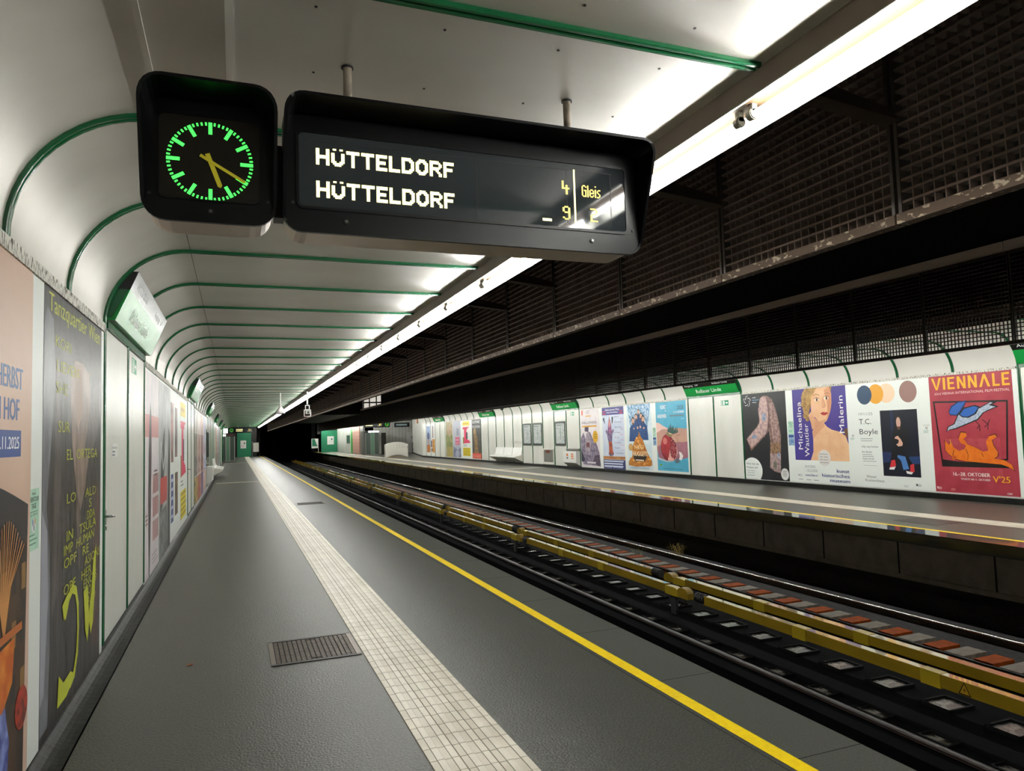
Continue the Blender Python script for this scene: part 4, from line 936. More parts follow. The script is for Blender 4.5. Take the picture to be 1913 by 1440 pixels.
a = Art(1.75, 2.42, ink2('#3a3a38', '#4c4a44', 3)); a.T('GOTHIC', .06, .9, .07, '#d8dadc', width=.85, bold=1); a.T('MODERN', .06, .78, .07, '#c2c4c6', width=.85, bold=1); a.P([(.25, .78), (.12, .7), (.2, .5), (.3, .35), (.2, .14), (.7, .14), (.6, .3), (.62, .5), (.5, .6), (.42, .75)], ink2('#9a7a4c', '#6a5030', 7)); a.E(.3, .7, .12, .08, '#a88a5c'); a.R(0, .0, 1, .14, '#d9503c'); a.T('EDVARD', .1, .03, .07, '#f0a090', width=.8, bold=1)
a.put('poster', 'R', 42.99, .165, 'distant dark poster with a gilded carved figure', 'poster')
a = Art(1.05, 2.0, ink2('#8a9ec0', '#a8b4cc', 4)); a.R(0, .62, 1, 1, ink2('#7f98c4', '#a6b6d4', 5)); a.E(.5, .62, .35, .14, '#3a4470'); a.R(0, 0, 1, .28, ink2('#c07a3c', '#9a5a2a', 7)); a.E(.5, .2, .35, .12, '#a8622e'); a.P([(.3, .5), (.7, .5), (.6, .28), (.35, .28)], '#b08868')
a.put('poster', 'R', 54.45, .4, 'small distant picture with a blue flower, left of its pair', 'poster')
a = Art(1.2, 2.0, ink2('#e4e2e0', '#d8d4d2', 4)); a.R(.45, .55, .65, 1, '#6a5a50'); a.R(.4, 0, 1, .5, ink2('#d8963c', '#b87a2c', 7)); a.R(0, .2, .35, .45, '#5a6070'); a.E(.3, .1, .2, .06, '#7a6a4c')
a.put('poster', 'R', 53.25, .4, 'small distant picture with an orange block, right of its pair', 'poster')
# small stickers between posters
def notice(side, yl, z0, z1, w_, two, label):
    a = Art(w_, z1-z0, ink2('#b9dcc4', '#a6d2bc', 5), .001)
    lo = .0
    if two: a.R(0, 0, 1, .46, ink2('#5f86b4', '#9ab4cc', 14)); a.R(0, .34, 1, .42, '#2f4a86'); lo = .5
    else: lo = 0
    k = 1-lo
    a.R(.08, lo+.82*k, .92, lo+.93*k, '#3f4a34') if False else None
    a.T('Wiener', .5, lo+.9*k, .05*k, '#2c3a2c', width=.35, align='c', bold=1); a.T('WEINTOUR', .5, lo+.79*k, .085*k, '#26331f', width=.86, align='c', bold=1); a.T('TAGE', .5, lo+.68*k, .085*k, '#26331f', width=.42, align='c', bold=1)
    a.lines(.1, .9, lo+.62*k, .05, 1, .012*k, '#5a7a64', .02); a.T('16.–18.10.', .5, lo+.56*k, .045*k, '#26331f', width=.72, align='c')
    a.E(.5, lo+.4*k, .2, .11*k, '#e4e8e2'); a.E(.42, lo+.45*k, .05, .06*k, '#5a78a8'); a.E(.6, lo+.46*k, .05, .06*k, '#c08a4c'); a.E(.52, lo+.36*k, .07, .05*k, '#8aa0a8'); a.lines(.1, .8, lo+.24*k, .07*k, 3, .02*k, '#4f8a78', .3)
    return a.put('notice', side, yl, z0, label, 'notice')
notice('L', 4.275, 1.125, 1.44, 0.215, False, 'small mint green notice between the two closest left posters')
notice('R', 15.345, 1.10, 1.75, 0.2, True, 'mint and blue notices stuck between trousers and portrait posters')
notice('R', 13.285, 1.22, 1.51, 0.2, False, 'small mint notice between portrait and disc posters')
notice('R', 11.30, 1.03, 1.68, 0.2, True, 'mint and blue notices stuck beside the red festival poster')
notice('R', 22.06, 1.07, 1.70, 0.2, True, 'mint and blue notices stuck beside the turquoise poster')
# -- near wall
w_ = 1.80; a = Art(w_, 2.50, ink2('#d9b9a4', '#d2b19c', 2))
def uY(y): return (y-2.51)/w_
def vZ(z): return (z-.068)/2.5
a.T('HERBST', uY(4.13), vZ(1.935), .043, '#4a6a9c', width=.225, align='r', bold=2); a.T('AM HOF', uY(4.075), vZ(1.785), .043, '#3f5a94', width=.26, align='r', bold=2)
a.R(.46, vZ(1.612), uY(4.12), vZ(1.737), '#2f4a8c'); a.T('23.10. – 9.11.2025', uY(4.085), vZ(1.65), .024, '#eef0f2', width=.37, align='r', bold=1)
arch = [(0.0, 0.0), (.945, 0.0), (.955, .03), (.975, vZ(1.37))]
for t in range(1, 14):
    a_ = t/13; arch.append((.975-.475*2*a_*.5*2 if False else .975*(1-a_), vZ(1.37)+.07*math.sin(PI/2*min(1, a_*1.6))))
a.P(arch, ink2('#1c1c22', '#2b2526', 3))
a.P([(.60, .0), (.60, .38), (.8, .42), (.97, .46), (.955, .0)], ink2('#4a3422', '#2a2018', 5))
for i in range(4):
    for j in range(3): a.R(.66+.085*i, .16+.1*j, .70+.085*i, .21+.1*j, '#8a6a3c' if (i+j) % 2 else '#2a2420')
a.P([(.55, .0), (.55, .16), (.78, .17), (.82, .1), (.8, .0)], ink2('#2f3a86', '#8a96d0', 9)); a.P([(.52, .17), (.52, .27), (.86, .28), (.84, .2), (.76, .165)], ink2('#c05a1c', '#e08a34', 6)); a.E(.93, .135, .06, .04, ink2('#b03a24', '#5a2018', 16))
for i in range(16):
    t = -.5+i/15; a.L([(.76, .29), (.76+t*.1, .38), (.78+t*.3, .47+.03*math.cos(t*5))], .009, '#c07a3c' if i % 2 else '#e0a866')
a.R(.55, .285, .92, .3, '#b8662c')
a.put('poster', 'L', 2.51, .068, 'pinkish autumn poster with blue lettering, closest on the left', 'poster')
WR = dict(bump=(9, (1, 1, .35), .5, .012))
def wrinkle(c, c2, sc=5): return mat('wrinkled_%s' % c.strip('#'), c, 0.34, spec=.3, noise=(c2, sc, (1, 1, .5), .4, .62), **WR)
w_ = 1.80; a = Art(w_, 2.50, wrinkle('#332c2b', '#262222', 3))
def uY(y): return (y-4.545)/w_
def vZ(z): return (z-.064)/2.5
YG = '#b9bb3c'
a.P([(0, .02), (.1, .02), (.12, .2), (.1, .42), (.06, .5), (.1, .62), (.16, .8), (.12, .93), (.04, .95), (0, .9)], wrinkle('#77787f', '#54555c', 4)); a.P([(.0, .08), (.05, .1), (.09, .3), (.07, .45), (.0, .5)], '#9b9ca6')
a.P([(.14, .25), (.22, .3), (.26, .55), (.24, .8), (.18, .86), (.15, .6)], wrinkle('#4f4542', '#3b3432'))
a.P([(.38, .8), (.46, .86), (.6, .86), (.72, .84), (.8, .74), (.74, .62), (.66, .52), (.57, .46), (.5, .52), (.42, .64)], wrinkle('#9c8578', '#77645a', 4)); a.P([(.46, .84), (.58, .85), (.62, .74), (.52, .68), (.44, .74)], '#b09a8c')
a.P([(.5, .52), (.57, .47), (.6, .4), (.56, .3), (.5, .38)], wrinkle('#5e5049', '#473c37', 8)); a.P([(.36, .06), (.52, .1), (.56, .3), (.5, .45), (.4, .5), (.34, .3)], wrinkle('#241f1f', '#1c1919')); a.P([(.8, .06), (.97, .05), (.98, .45), (.9, .55), (.82, .3)], wrinkle('#4e2f25', '#33221d', 6)); a.P([(.62, .6), (.8, .62), (.98, .7), (.98, .84), (.8, .8)], wrinkle('#5b514e', '#3f3937'))
a.T('Tanzquartier Wien', .055, .945, .045, YG, width=.9, bold=1)
for (zv, txt, u) in ((2.24, 'KORI', .15), (2.1, 'LIEVEN', .17), (1.97, 'SHE', .16), (1.74, 'SUR', .2), (1.57, 'EL  ORTEGA', .33)): a.T(txt, u, vZ(zv), .028, YG, width=.058*len(txt))
for (zv, txt, u) in ((1.30, 'LO     ALD', .34), (1.22, 'S', .74), (1.14, 'DDA', .7), (1.07, 'IN   TSULA', .34), (.99, 'IMP  HUMAN', .3), (.91, 'OPF   RE', .3), (.83, 'ASIONS', .66), (.75, 'OPE   HER', .3), (.68, 'ENCES', .64), (.61, 'POST', .68), (.54, 'ATO', .72)): a.T(txt, u, vZ(zv), .026, YG, width=.055*len(txt))
a.L([(.33, .225), (.38, .262), (.44, .275), (.5, .262), (.535, .22), (.545, .16), (.53, .1), (.48, .055), (.42, .045)], .055, '#bfc633'); a.P([(.28, .255), (.37, .275), (.35, .235), (.31, .215)], '#bfc633')
a.P([(.64, .24), (.72, .25), (.75, .17), (.8, .22), (.84, .31), (.9, .345), (.88, .24), (.84, .13), (.79, .1), (.76, .14), (.72, .09), (.68, .13)], '#bfc633'); a.P([(.22, .03), (.24, .1), (.31, .07), (.42, .075), (.5, .05), (.36, .028)], '#bfc633')
a.put('poster', 'L', 4.545, .064, 'dark dance poster with yellow-green lettering left of the doors', 'poster')
w_ = 1.62; a = Art(w_, 2.46, ink2('#ddd4d6', '#d0c9cc', 3))
a.R(.0, .68, 1, .79, '#c98a88'); a.P([(.28, 0), (.34, .0), (.42, .3), (.46, .6), (.44, .78), (.38, .86), (.32, .78), (.26, .6), (.24, .35)], ink2('#4a3f42', '#34292c', 6))
for i in range(3):
    for j in range(6): a.R(.55+.075*j, .15+.12*i, .6+.075*j, .25+.12*i, '#a86a6a')
a.lines(.62, .95, .5, .02, 2, .01, '#6a5a5c'); a.lines(.05, .22, .3, .02, 3, .008, '#8a6a6c'); a.lines(.5, .95, .08, .02, 3, .006, '#9a9294')
a.put('poster', 'L', 9.23, .068, 'pale poster with a dark silhouette and rosy block, beyond the doors', 'poster')
w_ = 1.78; a = Art(w_, 2.46, ink2('#b9bcbc', '#8f9292', 3, .35, .65)); a.P([(.1, .25), (.3, .28), (.45, .5), (.5, .75), (.35, .7), (.15, .5)], '#3f4242'); a.P([(.75, .0), (1, .0), (1, .7), (.85, .75), (.78, .4)], '#2f3232'); a.R(.12, .3, .7, .45, '#b84a48'); a.P([(.05, 0), (.75, 0), (.7, .28), (.05, .26)], ink2('#5a5e5c', '#888c8a', 5)); a.L([(.2, .65), (.35, .5), (.6, .62)], .05, '#d8dada')
a.put('poster', 'L', 10.9, .068, 'black and white photo poster with a red block on the near wall', 'poster')
w_ = 1.95; a = Art(w_, 2.46, M['paper'])
a.R(.02, .52, .3, .92, ink2('#b98a86', '#3c3a3c', 4)); a.R(.45, .55, .75, .9, ink2('#3a3436', '#9a7a7a', 4)); a.R(.04, .12, .3, .44, '#3f4a86'); a.R(.46, .14, .8, .44, ink2('#4a3a2a', '#7a6040', 6))
for i in range(5): a.R(.08, .15+.06*i, .26, .17+.06*i, '#c8cce0')
a.put('poster', 'L', 12.78, .068, 'white poster of four picture panels on the near wall', 'poster')
a = i_poster(1.85, 2.46); a.put('poster', 'L', 14.95, .068, 'yellow and crimson poster on the near wall before second doors', 'poster')
for i, (ya, c1, c2, c3, lab) in enumerate(((19.95, '#8f8a86', '#4a4644', '#c9a84c', 'grey and gold poster beyond the second doors'), (21.75, '#c9b8b0', '#8a4a44', '#b85a34', 'rust and cream poster, second beyond the second doors'), (23.65, '#a86a54', '#5a3a34', '#8a6a9c', 'brown and mauve poster, third beyond the second doors'), (25.7, '#5a5a9c', '#c8c8d8', '#c87a3c', 'blue and orange poster, fourth beyond the second doors'))):
    a = Art(1.75, 2.44, ink2(c1, '#d9d2cc', 3)); a.R(.1, .3, .9, .75, ink2(c2, c1, 4)); a.R(.0, .0, 1, .28, ink2(c3, c2, 5)); a.L([(.2, .8), (.5, .5), (.8, .7)], .08, c3)
    a.put('poster', 'L', ya, .068, lab+' on the near wall', 'poster')
# near-wall continuation: distant posters
for i, (ya, c1, c2) in enumerate(((41.5, '#c9825c', '#8a5a4a'), (44.0, '#b8b4ae', '#6a6a6a'), (47.0, '#a8a0b8', '#5a5064'))):
    a = Art(1.8, 2.44, ink2(c1, c2, 3)); a.R(.1, .1, .9, .4, c2); a.R(.1, .6, .8, .8, ink2(c2, c1, 5)); a.put('poster', 'L', ya, .068, '%s poster far down the near wall, past the bench' % ('orange', 'grey', 'mauve')[i], 'poster')
# small plates
a = Art(.33, .115, M['white'], .002); a.T('Betriebsraum', .06, .62, .2, '#3a4a6a', width=.75); a.lines(.06, .5, .35, .25, 2, .1, '#5a6a8a', .2); a.mb.build
o = a.mb.build('door_plate', loc=(XWL+.010, 6.90, 1.553), rotz=PI/2); tag(o, 'small white lettered plate on the first near door', 'plate')
def exitsign(x, y, z, rz, label):
    a = Art(.36, .155, ink('#0f8a5c'), .002); a.R(.04, .08, .5, .92, '#e8f0ea'); a.R(.12, .14, .34, .86, '#0f8a5c'); a.E(.27, .72, .035, .08, '#e8f0ea', 10); a.L([(.27, .62), (.25, .42), (.32, .2)], .012, '#e8f0ea'); a.L([(.25, .42), (.18, .22)], .012, '#e8f0ea'); a.L([(.19, .55), (.27, .6), (.33, .48)], .01, '#e8f0ea')
    a.P([(.56, .42), (.74, .42), (.74, .22), (.95, .5), (.74, .78), (.74, .58), (.56, .58)], '#e8f0ea')
    o = a.mb.build('exit_sign', loc=(x, y, z), rotz=rz); return tag(o, label, 'sign')
exitsign(XWL+.010, 8.12, 2.385, PI/2, 'small green exit sign on the near doors')
exitsign(XWR-.010, 18.15, 2.30, -PI/2, 'small green exit sign under the second opposite name cabinet')
exitsign(XWR-.010, 28.75, 2.36, -PI/2, 'small green exit sign above the help point box opposite')
# ================================================================= WALL EQUIPMENT
def mapcase(side, ya, yb, label, plain=False):
    s = 1 if side == 'L' else -1; xw = XWL if side == 'L' else XWR
    t = thing('map_case', label, 'map', (xw, ya, 0))
    fr = MB(); o = rrect(0, yb-ya, 1.02, 2.13, .06); i_ = rrect(.07, yb-ya-.07, 1.12, 2.04, .04)
    X0, X1 = s*.002, s*.03
    fr.loft([[(X0, y, z) for y, z in o], [(X1, y, z) for y, z in o], [(X1, y, z) for y, z in i_], [(X0, y, z) for y, z in i_]], M['bronze'], True, False)
    fixn(fr.build('frame', t))
    p = MB(); p.box(s*.002, s*.012, .06, yb-ya-.06, 1.11, 2.05, M['mapface'] if side == 'R' else M['clearglass'])
    if side == 'R':
        wd = yb-ya-.12
        for i in range(14): q = random.random(); p.box(s*.0122, s*.013, .06+wd*(.15+.7*q), .06+wd*(.15+.7*q)+.02+.05*random.random(), 1.25+.045*i, 1.262+.045*i, ink('#7f8a8c'))
        p.box(s*.0122, s*.0128, .06+wd*.45, .06+wd*.5, 1.3, 1.85, ink('#5f7a78')); p.box(s*.0122, s*.0128, .06+wd*.3, .06+wd*.9, 1.95, 1.98, ink('#5f6a6c'))
    p.build('map_sheet', t)
mapcase('R', 33.33, 34.42, 'left framed map of the opposite pair beside the bench')
mapcase('R', 31.98, 33.08, 'right framed map of the opposite pair, beside the litter bin')
mapcase('R', 29.32, 30.42, 'framed line map under the third opposite name cabinet')
mapcase('L', 27.98, 29.1, 'dark glazed case above the near help point box')
mapcase('L', 29.3, 30.4, 'second dark glazed case beyond the near help point box')
def helpbox(side, label):
    s = 1 if side == 'L' else -1; xw = XWL if side == 'L' else XWR; X = lambda d: s*d
    t = thing('help_point', label, 'help point', (xw, ry(19)+.03, 0))
    L = MOD-.06 if side == 'L' else MOD-.06
    b = MB(); b.prism_y([(X(.002), .14), (X(.22), .29), (X(.22), .79), (X(.002), .79)], 0, L, M['white']); fixn(b.build('body', t))
    sh = MB(); sh.prism_y([(X(.002), .80), (X(.09), .84), (X(.09), .9), (X(.002), .9)], 0, L, M['metal']); fixn(sh.build('shelf', t))
    f_ = (lambda q: L*(1-q)) if side == 'R' else (lambda q: L*q)
    m1 = MB(); m1.box(X(.22), X(.222), f_(.62), f_(.78), .46, .70, M['orange']); m1.box(X(.222), X(.223), f_(.66), f_(.74), .60, .66, M['white']); m1.box(X(.222), X(.223), f_(.66), f_(.74), .50, .56, M['white']); m1.build('button_plate', t)
    MB().box(X(.22), X(.222), f_(.25), f_(.37), .58, .69, M['orange']).build('sticker', t); MB().box(X(.22), X(.222), f_(.25), f_(.37), .46, .54, ink('#7a8088')).build('sticker', t)
helpbox('R', 'white help point box with orange marks on the opposite wall'); helpbox('L', 'white help point box projecting from the near wall')
def bin_(side, label):
    s = 1 if side == 'L' else -1; xw = XWL if side == 'L' else XWR; X = lambda d: s*d
    t = thing('litter_bin', label, 'litter bin', (xw, ry(21)+.05, 0)); L = MOD-.1
    b = MB(); b.box(X(.002), X(.06), 0, L, .14, .24, M['offwhite']); b.box(X(.002), X(.06), 0, L, .82, .88, M['offwhite']); b.box(X(.002), X(.06), 0, .07, .24, .82, M['offwhite']); b.box(X(.002), X(.06), L-.07, L, .24, .82, M['offwhite']); b.build('surround', t)
    MB().box(X(.002), X(.03), .07, L-.07, .24, .82, M['metal']).build('flap', t)
    MB().box(X(.03), X(.04), .5, .9, .68, .8, ink('#7a3a2a')).build('sticker', t); MB().box(X(.03), X(.034), .62, .82, .7, .78, M['white']).build('notice', t)
bin_('R', 'built-in litter bin between the opposite maps and line map')
def bench(side, k0, nseat, label):
    s = 1 if side == 'L' else -1; xw = XWL if side == 'L' else XWR; X = lambda d: s*d
    t = thing('bench', label, 'bench', (xw, ry(k0), 0))
    prof = [(.004, .90), (.03, .90), (.10, .56), (.14, .50), (.40, .46), (.455, .44), (.46, .40), (.42, .36), (.3, .30), (.004, .16)]
    for i in range(nseat):
        b = MB(); b.prism_y([(X(d), z) for d, z in prof], i*MOD+.03, (i+1)*MOD-.03, M['white']); fixn(b.build('seat', t))
    e = MB(); e.prism_y([(X(d), z) for d, z in prof[2:]]+[(X(.004), .58)], nseat*MOD-.028, nseat*MOD+.02, M['offwhite']); fixn(e.build('end_panel', t))
    e = MB(); e.prism_y([(X(d), z) for d, z in prof[2:]]+[(X(.004), .58)], -.02, .028, M['offwhite']); fixn(e.build('end_panel', t))
bench('R', 24, 3, 'white three-seat bench built into the opposite wall'); bench('L', 24, 3, 'white bench jutting from the near wall past the help point')
# drains and hatch
def drain(x0, x1, y0, y1, n, label):
    t = thing('floor_drain', label, 'drain', (x0, y0, 0)); W, L = x1-x0, y1-y0
    f = MB(); b = .035
    f.box(0, W, 0, b, 0, .006, M['darkmetal']); f.box(0, W, L-b, L, 0, .006, M['darkmetal']); f.box(0, b, b, L-b, 0, .006, mat('worn_iron', '#6f645a', .4, .7)); f.box(W-b, W, b, L-b, 0, .006, MATS['worn_iron']); f.build('frame', t)
    MB().box(b, W-b, b, L-b, 0, .0008, M['void']).build('pit_shade_sheet', t)  # flat black sheet painting the shade below the bars, floor is not cut
    g = MB(); iron = mat('rusty_iron', '#6a5d52', .5, .5, noise=('#4a3c32', 20, (1, 1, 1), .4, .7)); st = (W-2*b)/n
    for i in range(n):
        xa = b+i*st; g.box(xa+.006, xa+st-.004, b+.01, L-b-.01, 0, .004, iron)
        for j in range(18):
            yy = b+.02+j*(L-2*b-.04)/18; g.box(xa+.007, xa+st-.005, yy, yy+.006, .004, .0052, M['darkmetal'])
    g.build('grating', t)
    h = MB(); 
    for yy in (b+.03, L-b-.055): h.box(W*.45, W*.56, yy, yy+.02, .0055, .0062, M['void'])
    h.build('lifting_slot', t)
drain(.24, .897, 5.655, 6.325, 16, 'square iron drain grating beside the tactile strip, near the camera')
drain(1.45, 2.16, 19.1, 19.7, 16, 'distant drain grating between tactile strip and yellow line')
tag(MB().box(10.28, 10.93, 8.24, 9.04, 0, .003, mat('hatch_plate', '#36302b', .4, noise=('#2a2521', 12, (1, 1, 1), .4, .7))).build('floor_hatch'), 'dark square hatch plate in the opposite platform floor', 'hatch')
tag(MB().box(9.612, 9.622, 6.15, 6.28, -.46, -.33, M['black']).build('wall_box'), 'small black box on the opposite platform side wall', 'box')
mb = MB(); lf = ink2('#a8561c', '#6e3a14', 30)
mb.loft([[(-.025, 0, .001), (-.008, -.013, .006), (.018, -.008, .003), (.03, .004, .009), (.012, .014, .004), (-.012, .012, .007)], [(-.025, 0, .002), (-.008, -.013, .007), (.018, -.008, .004), (.03, .004, .010), (.012, .014, .005), (-.012, .012, .008)]], lf)
tag(mb.build('dry_leaf', loc=(-.326, 5.98, 0)), 'tiny orange dry leaf lying on the dark floor by the left wall', 'leaf')
# dome camera, hanging lamp and camera mirror
mb = MB(); mb.lathe([(.09, 0), (.09, -.03), (.075, -.07), (.04, -.1), (.005, -.11)], (0, 0, 0), M['black']); mb.build
o = mb.build('dome_camera', smooth=True, loc=(13.45, 36.3, 3.02)); tag(o, 'black dome camera above the opposite bench', 'camera')
MB().cyl((0, 0, 0), (0, 0, .2), .02, M['black'], n=10).build('stem', o)
t = thing('pendant_speaker', 'white cone fitting hanging on a pole before the near lamps', 'speaker', (1.42, 25.2, 0))
MB().cyl((0, 0, 2.78), (0, 0, ZC), .02, M['white'], n=12).build('pole', t)
mb = MB(); mb.lathe([(.02, .26), (.05, .22), (.13, .1), (.15, .06), (.15, 0), (.02, -.01)], (0, 0, 2.56), M['white'], 20); mb.build('cone', t, smooth=False)
MB().cyl((0, 0, 2.53), (0, 0, 2.55), .11, M['black'], n=18).build('grill', t)
t = thing('platform_camera', 'white framed camera cage hanging on a pole by the lamps', 'camera', (2.2, 24.2, 0))
MB().cyl((0, 0, 2.80), (0, 0, 3.22), .025, M['white'], n=12).build('pole', t)
f = MB()
for (xa, xb, za, zb) in ((-.07, .07, 2.62, 2.78), (-.11, .11, 2.40, 2.63)):
    for q in ((xa, xa+.02, za, zb), (xb-.02, xb, za, zb), (xa, xb, za, za+.02), (xa, xb, zb-.02, zb)): f.box(q[0], q[1], -.04, .04, q[2], q[3], M['white'])
f.build('cage', t)
MB().box(-.06, .08, -.06, .1, 2.49, 2.60, M['metal']).build('body', t); MB().cyl((.02, -.06, 2.54), (.02, -.09, 2.54), .03, M['black'], n=14).build('lens', t)
# ================================================================= FAR END, near platform
struct(MB().box(0.19, 1.64, YB, YB+.2, 0, 2.7, M['greenwall']).build('wall_end_green'))
struct(MB().box(-1.2, 2.2, YB+.2, YB+.4, 0, 3.4, M['darkmetal']).build('wall_end_left'))
a = Art(.58, .86, M['white']); a.E(.7, .65, .14, .1, '#4a4a4c'); a.lines(.2, .7, .35, .08, 3, .03, '#d8a8a0'); o = a.mb.build('notice', loc=(.53, YB-.004, .92)); tag(o, 'white notice on the distant green end wall, near platform', 'notice')
t = thing('end_mirror', 'distant pale mirror panel on a post at the near platform end', 'mirror', (1.95, YB, 0))
MB().cyl((-.2, 0, 0), (-.2, 0, 1.65), .03, M['metal'], n=10).build('post', t); MB().box(-.12, .46, -.02, .02, .5, 1.5, M['offwhite']).build('panel', t)
def lift(x0, x1, y0, y1, label, ledw):
    t = thing('glass_lift', label, 'lift', (x0, y0, 0)); W, D = x1-x0, y1-y0
    f = MB()
    for xx in (0, W*.36, W*.62, W-.06): f.box(xx, xx+.06, 0, .08, 0, 2.15, M['metal'])
    f.box(0, W, 0, .08, 2.12, 2.36, M['darkmetal']); f.box(0, W, 0, .08, 0, .06, M['metal'])
    for yy in (D-.06,): f.box(0, .06, yy, yy+.06, 0, 2.36, M['metal']); f.box(W-.06, W, yy, yy+.06, 0, 2.36, M['metal'])
    f.box(0, W, .08, D, 2.30, 2.36, M['darkmetal']); f.build('frame', t)
    g = MB(); g.box(.06, W*.36, .03, .04, .06, 2.12, M['clearglass']); g.box(W*.36+.06, W*.62, .03, .04, .06, 2.12, M['liftgreen']); g.box(W*.62+.06, W-.06, .03, .04, .06, 2.12, M['clearglass']); g.build('glazing', t)
    l = MB(); l.box(W*ledw[0], W*ledw[1], -.02, 0, 2.16, 2.32, M['led']); l.box(W*ledw[1], W*ledw[2], -.02, 0, 2.16, 2.32, M['ledred']); l.build('lit_panel', t)
lift(-1.2, -.03, 66, 68, 'distant glass lift front at the end of the near platform', (.0, .38, .95))
lift(11.75, 13.1, 70, 72, 'glass lift with lit header on the opposite platform', (.22, .98, .99))
o = MB().box(-.93, -.60, 65.8, 65.9, 2.42, 2.80, M['led']).build('light_box'); tag(o, 'small bright white light box above the distant near lift', 'light box')
MB().cyl((-.62, 65.85, 2.80), (-.62, 65.85, 3.2), .015, M['metal'], n=8).build('pole', o)
# ================================================================= FAR END, opposite platform
struct(MB().box(10.2, 12.2, 94, 94.2, 0, 2.75, M['greenwall']).build('wall_end_green_right'))
struct(MB().box(9.75, 12.4, 94.2, 94.4, 2.3, 3.6, M['black']).build('wall_end_right'))
a = Art(.82, 1.05, M['white']); a.E(.68, .65, .12, .12, '#3f6a70'); a.lines(.2, .6, .4, .08, 2, .03, '#c8c8c8'); o = a.mb.build('notice', loc=(10.95, 93.996, .95)); tag(o, 'white notice on the distant green wall, opposite platform', 'notice')
t = thing('tunnel_sign', 'distant green and white panel at the opposite tunnel mouth', 'sign', (9.45, 93.5, 0))
MB().box(-.5, .35, 0, .04, .55, 1.75, M['white']).build('panel', t); MB().loft([[(-.42, -.006, .8), (.0, -.006, .8), (.25, -.006, .8), (.1, -.006, 1.1), (-.1, -.006, 1.7), (-.42, -.006, 1.7)], [(-.42, 0, .8), (.0, 0, .8), (.25, 0, .8), (.1, 0, 1.1), (-.1, 0, 1.7), (-.42, 0, 1.7)]], M['greenwall']).build('green_field', t); MB().box(.3, .36, -.03, .03, -.0, 1.75, M['metal']).build('post', t)
mb = MB(); mb.box(12.2, 12.32, 80.8, 94, 0, ZC, M['enamel'])
for i in range(11): mb.box(12.19, 12.2, 80.9+1.2*i, 80.96+1.2*i, 0, ZC, M['greendark'])
struct(mb.build('wall_right_end_panels'))
t = thing('shelter_window', 'distant dark framed window in the white panels opposite', 'window', (12.19, 83.0, 0)); f = MB()
for q in ((0, .12, 1.05, 2.05), (2.2, 2.32, 1.05, 2.05), (0, 2.32, 1.05, 1.15), (0, 2.32, 1.95, 2.05), (1.1, 1.2, 1.05, 2.05)): f.box(-.04, 0, q[0], q[1], q[2], q[3], M['bronze'])
f.build('frame', t); MB().box(-.01, 0, .12, 2.2, 1.15, 1.95, M['clearglass']).build('glass', t)
struct(MB().box(11.95, 12.4, 79.5, 80.8, 0, ZC, mat('bright_green_column', '#35a03f', .4)).build('pillar_green'))
mb = MB(); mb.box(11.95, 12.5, 75.0, 79.5, 0, ZC, M['brick'])
for i in range(8): mb.box(11.945, 11.95, 75.0, 79.5, .38+.37*i, .40+.37*i, ink('#7a5a50')); mb.box(11.95, 12.5, 74.995, 75.0, .38+.37*i, .40+.37*i, ink('#7a5a50'))
struct(mb.build('pillar_brick'))
mb = MB()
for i in range(5): mb.box(11.9+.02*i, 12.1, 72.3+.5*i, 72.5+.5*i, 0, ZC, M['metal'])
struct(mb.build('wall_steel_fins'))
# wall turning away and the back wall of the recess
ang = math.atan2(16.3-13.88, 69.6-YCOR); Ld = math.hypot(16.3-13.88, 69.6-YCOR)
mb = MB(); mb.box(0, .12, 0, Ld, 0, ZC, M['enamel'])
for i in range(1, 8): mb.box(-.006, 0, Ld*i/8-.02, Ld*i/8+.02, 0, ZC, M['greendark'])
mb.box(-.03, 0, 0, Ld, 0, .12, M['cove'])
struct(mb.build('wall_right_turn', loc=(XWR-.01, YCOR, 0), rotz=-ang))
mb = MB(); mb.box(13.1, 19, 73, 73.15, 0, ZC, M['enamel'])
for i in range(12): mb.box(13.3+.34*i, 13.33+.34*i, 72.99, 73, 0, ZC, ink('#9aa29c'))
struct(mb.build('wall_right_recess'))
d = struct(MB().box(16.55, 17.6, 72.93, 72.99, 0, 2.1, M['white']).build('door_40')); MB().box(16.9, 17.2, 72.92, 72.93, 1.45, 1.7, ink('#b8bcbc')).build('door_plate', d)
t = thing('exit_board', 'distant black sign box over the white door opposite', 'sign', (15.35, 69.9, 0)); MB().box(-.75, .75, 0, .15, 2.62, 3.05, M['black']).build('box', t); MB().box(-.6, .5, -.01, 0, 2.75, 2.92, ink('#9ab0b4')).build('face', t)
for xx in (-.5, .5): MB().cyl((xx, .075, 3.05), (xx, .075, ZC), .02, M['metal'], n=8).build('hanger', t)
o = MB().box(13.72, 13.86, 57.0, 57.4, 2.7, 3.1, ink('#b08a70')).build('wall_light'); tag(o, 'small brownish fitting high on the opposite wall corner', 'fitting')
t = thing('handrail', 'distant grey stair rail beside the white door opposite', 'handrail', (16.0, 68.5, 0))
h = MB()
for xx in (0, .45): h.cyl((xx, 0, 0), (xx, 0, 1.0), .03, M['darkmetal'], n=8)
h.cyl((0, 0, 1.0), (.45, 0, 1.0), .03, M['darkmetal'], n=8); h.cyl((0, 0, .4), (.45, 0, .4), .025, M['darkmetal'], n=8); h.build('rail', t)
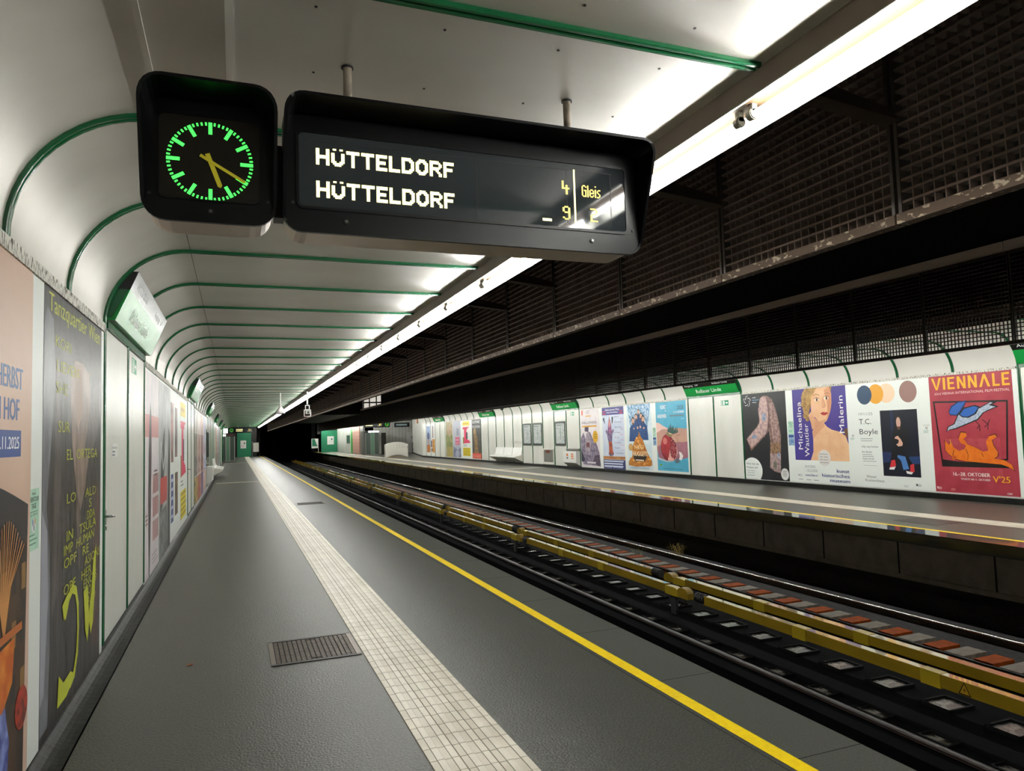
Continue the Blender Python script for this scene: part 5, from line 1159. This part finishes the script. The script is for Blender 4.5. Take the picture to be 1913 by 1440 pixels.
# white arched barrier
mb = MB(); n = 14; top = []; bot = []
for i in range(n+1):
    q = i/n; x = 11.08+1.80*q; arc = math.sin(PI*q)
    top.append((x, 1.06+.2*arc)); bot.append((x, .02+.22*arc))
mb.loft([[(x, 56.6, z) for x, z in top+bot[::-1]], [(x, 57.1, z) for x, z in top+bot[::-1]]], M['offwhite'])
for i in range(5): mb.cyl((12.0+.2*i, 56.6, .8+.03*(i % 2)), (12.0+.2*i, 56.59, .8+.03*(i % 2)), .03, ink('#9a9a96'), n=8); mb.cyl((12.0+.2*i, 56.6, 1.0-.03*i), (12.0+.2*i, 56.59, 1.0-.03*i), .03, ink('#9a9a96'), n=8)
mb.box(11.15, 12.8, 56.75, 57.0, 0, .22, ink('#c9bfa8'))
tag(fixn(mb.build('arched_barrier')), 'white arched barrier standing on the opposite platform', 'barrier')
tag(MB().box(13.25, 13.65, 69.5, 69.8, 0, 2.1, M['darkmetal']).build('plain_dark_post'), 'tall dark post beside the opposite glass lift', 'post')  # plain post standing for an unidentified narrow dark shape
# bridge with lit windows over the tracks
struct(MB().box(3.3, 9.7, 60, 90, 3.62, 4.7, M['black']).build('beam_bridge'))
t = thing('bridge_window', 'lit bridge windows glimpsed between the two grille rows', 'window', (9.92, 60, 0))
MB().box(0, 1.72, .06, .1, 3.9, 5.4, M['window']).build('pane', t)
f = MB()
for xx in (0, .50, 1.08): f.box(xx, xx+.09, 0, .06, 3.9, 5.4, M['black'])
f.box(1.70, 1.78, 0, .06, 3.9, 5.4, M['black']); f.box(0, 1.78, -.01, .06, 4.53, 4.64, M['black'])
for i in range(4): f.box(-.6+.14*i, -.53+.14*i, 0, .06, 3.9, 5.4, M['black'])
f.build('frame', t)
o = MB().cyl((11.72, 59.5, 5.02), (11.88, 59.5, 4.58), .03, mat('green_white_tube', '#ffffff', .4, emit='#c8ffe0', estr=1.0), n=8).build('bridge_lamp'); tag(o, 'slanting pale green lit tube beside the bridge windows', 'lamp'); MB().cyl((11.88, 59.5, 4.58), (11.9, 59.5, 3.32), .03, M['black'], n=8).build('stem', o)
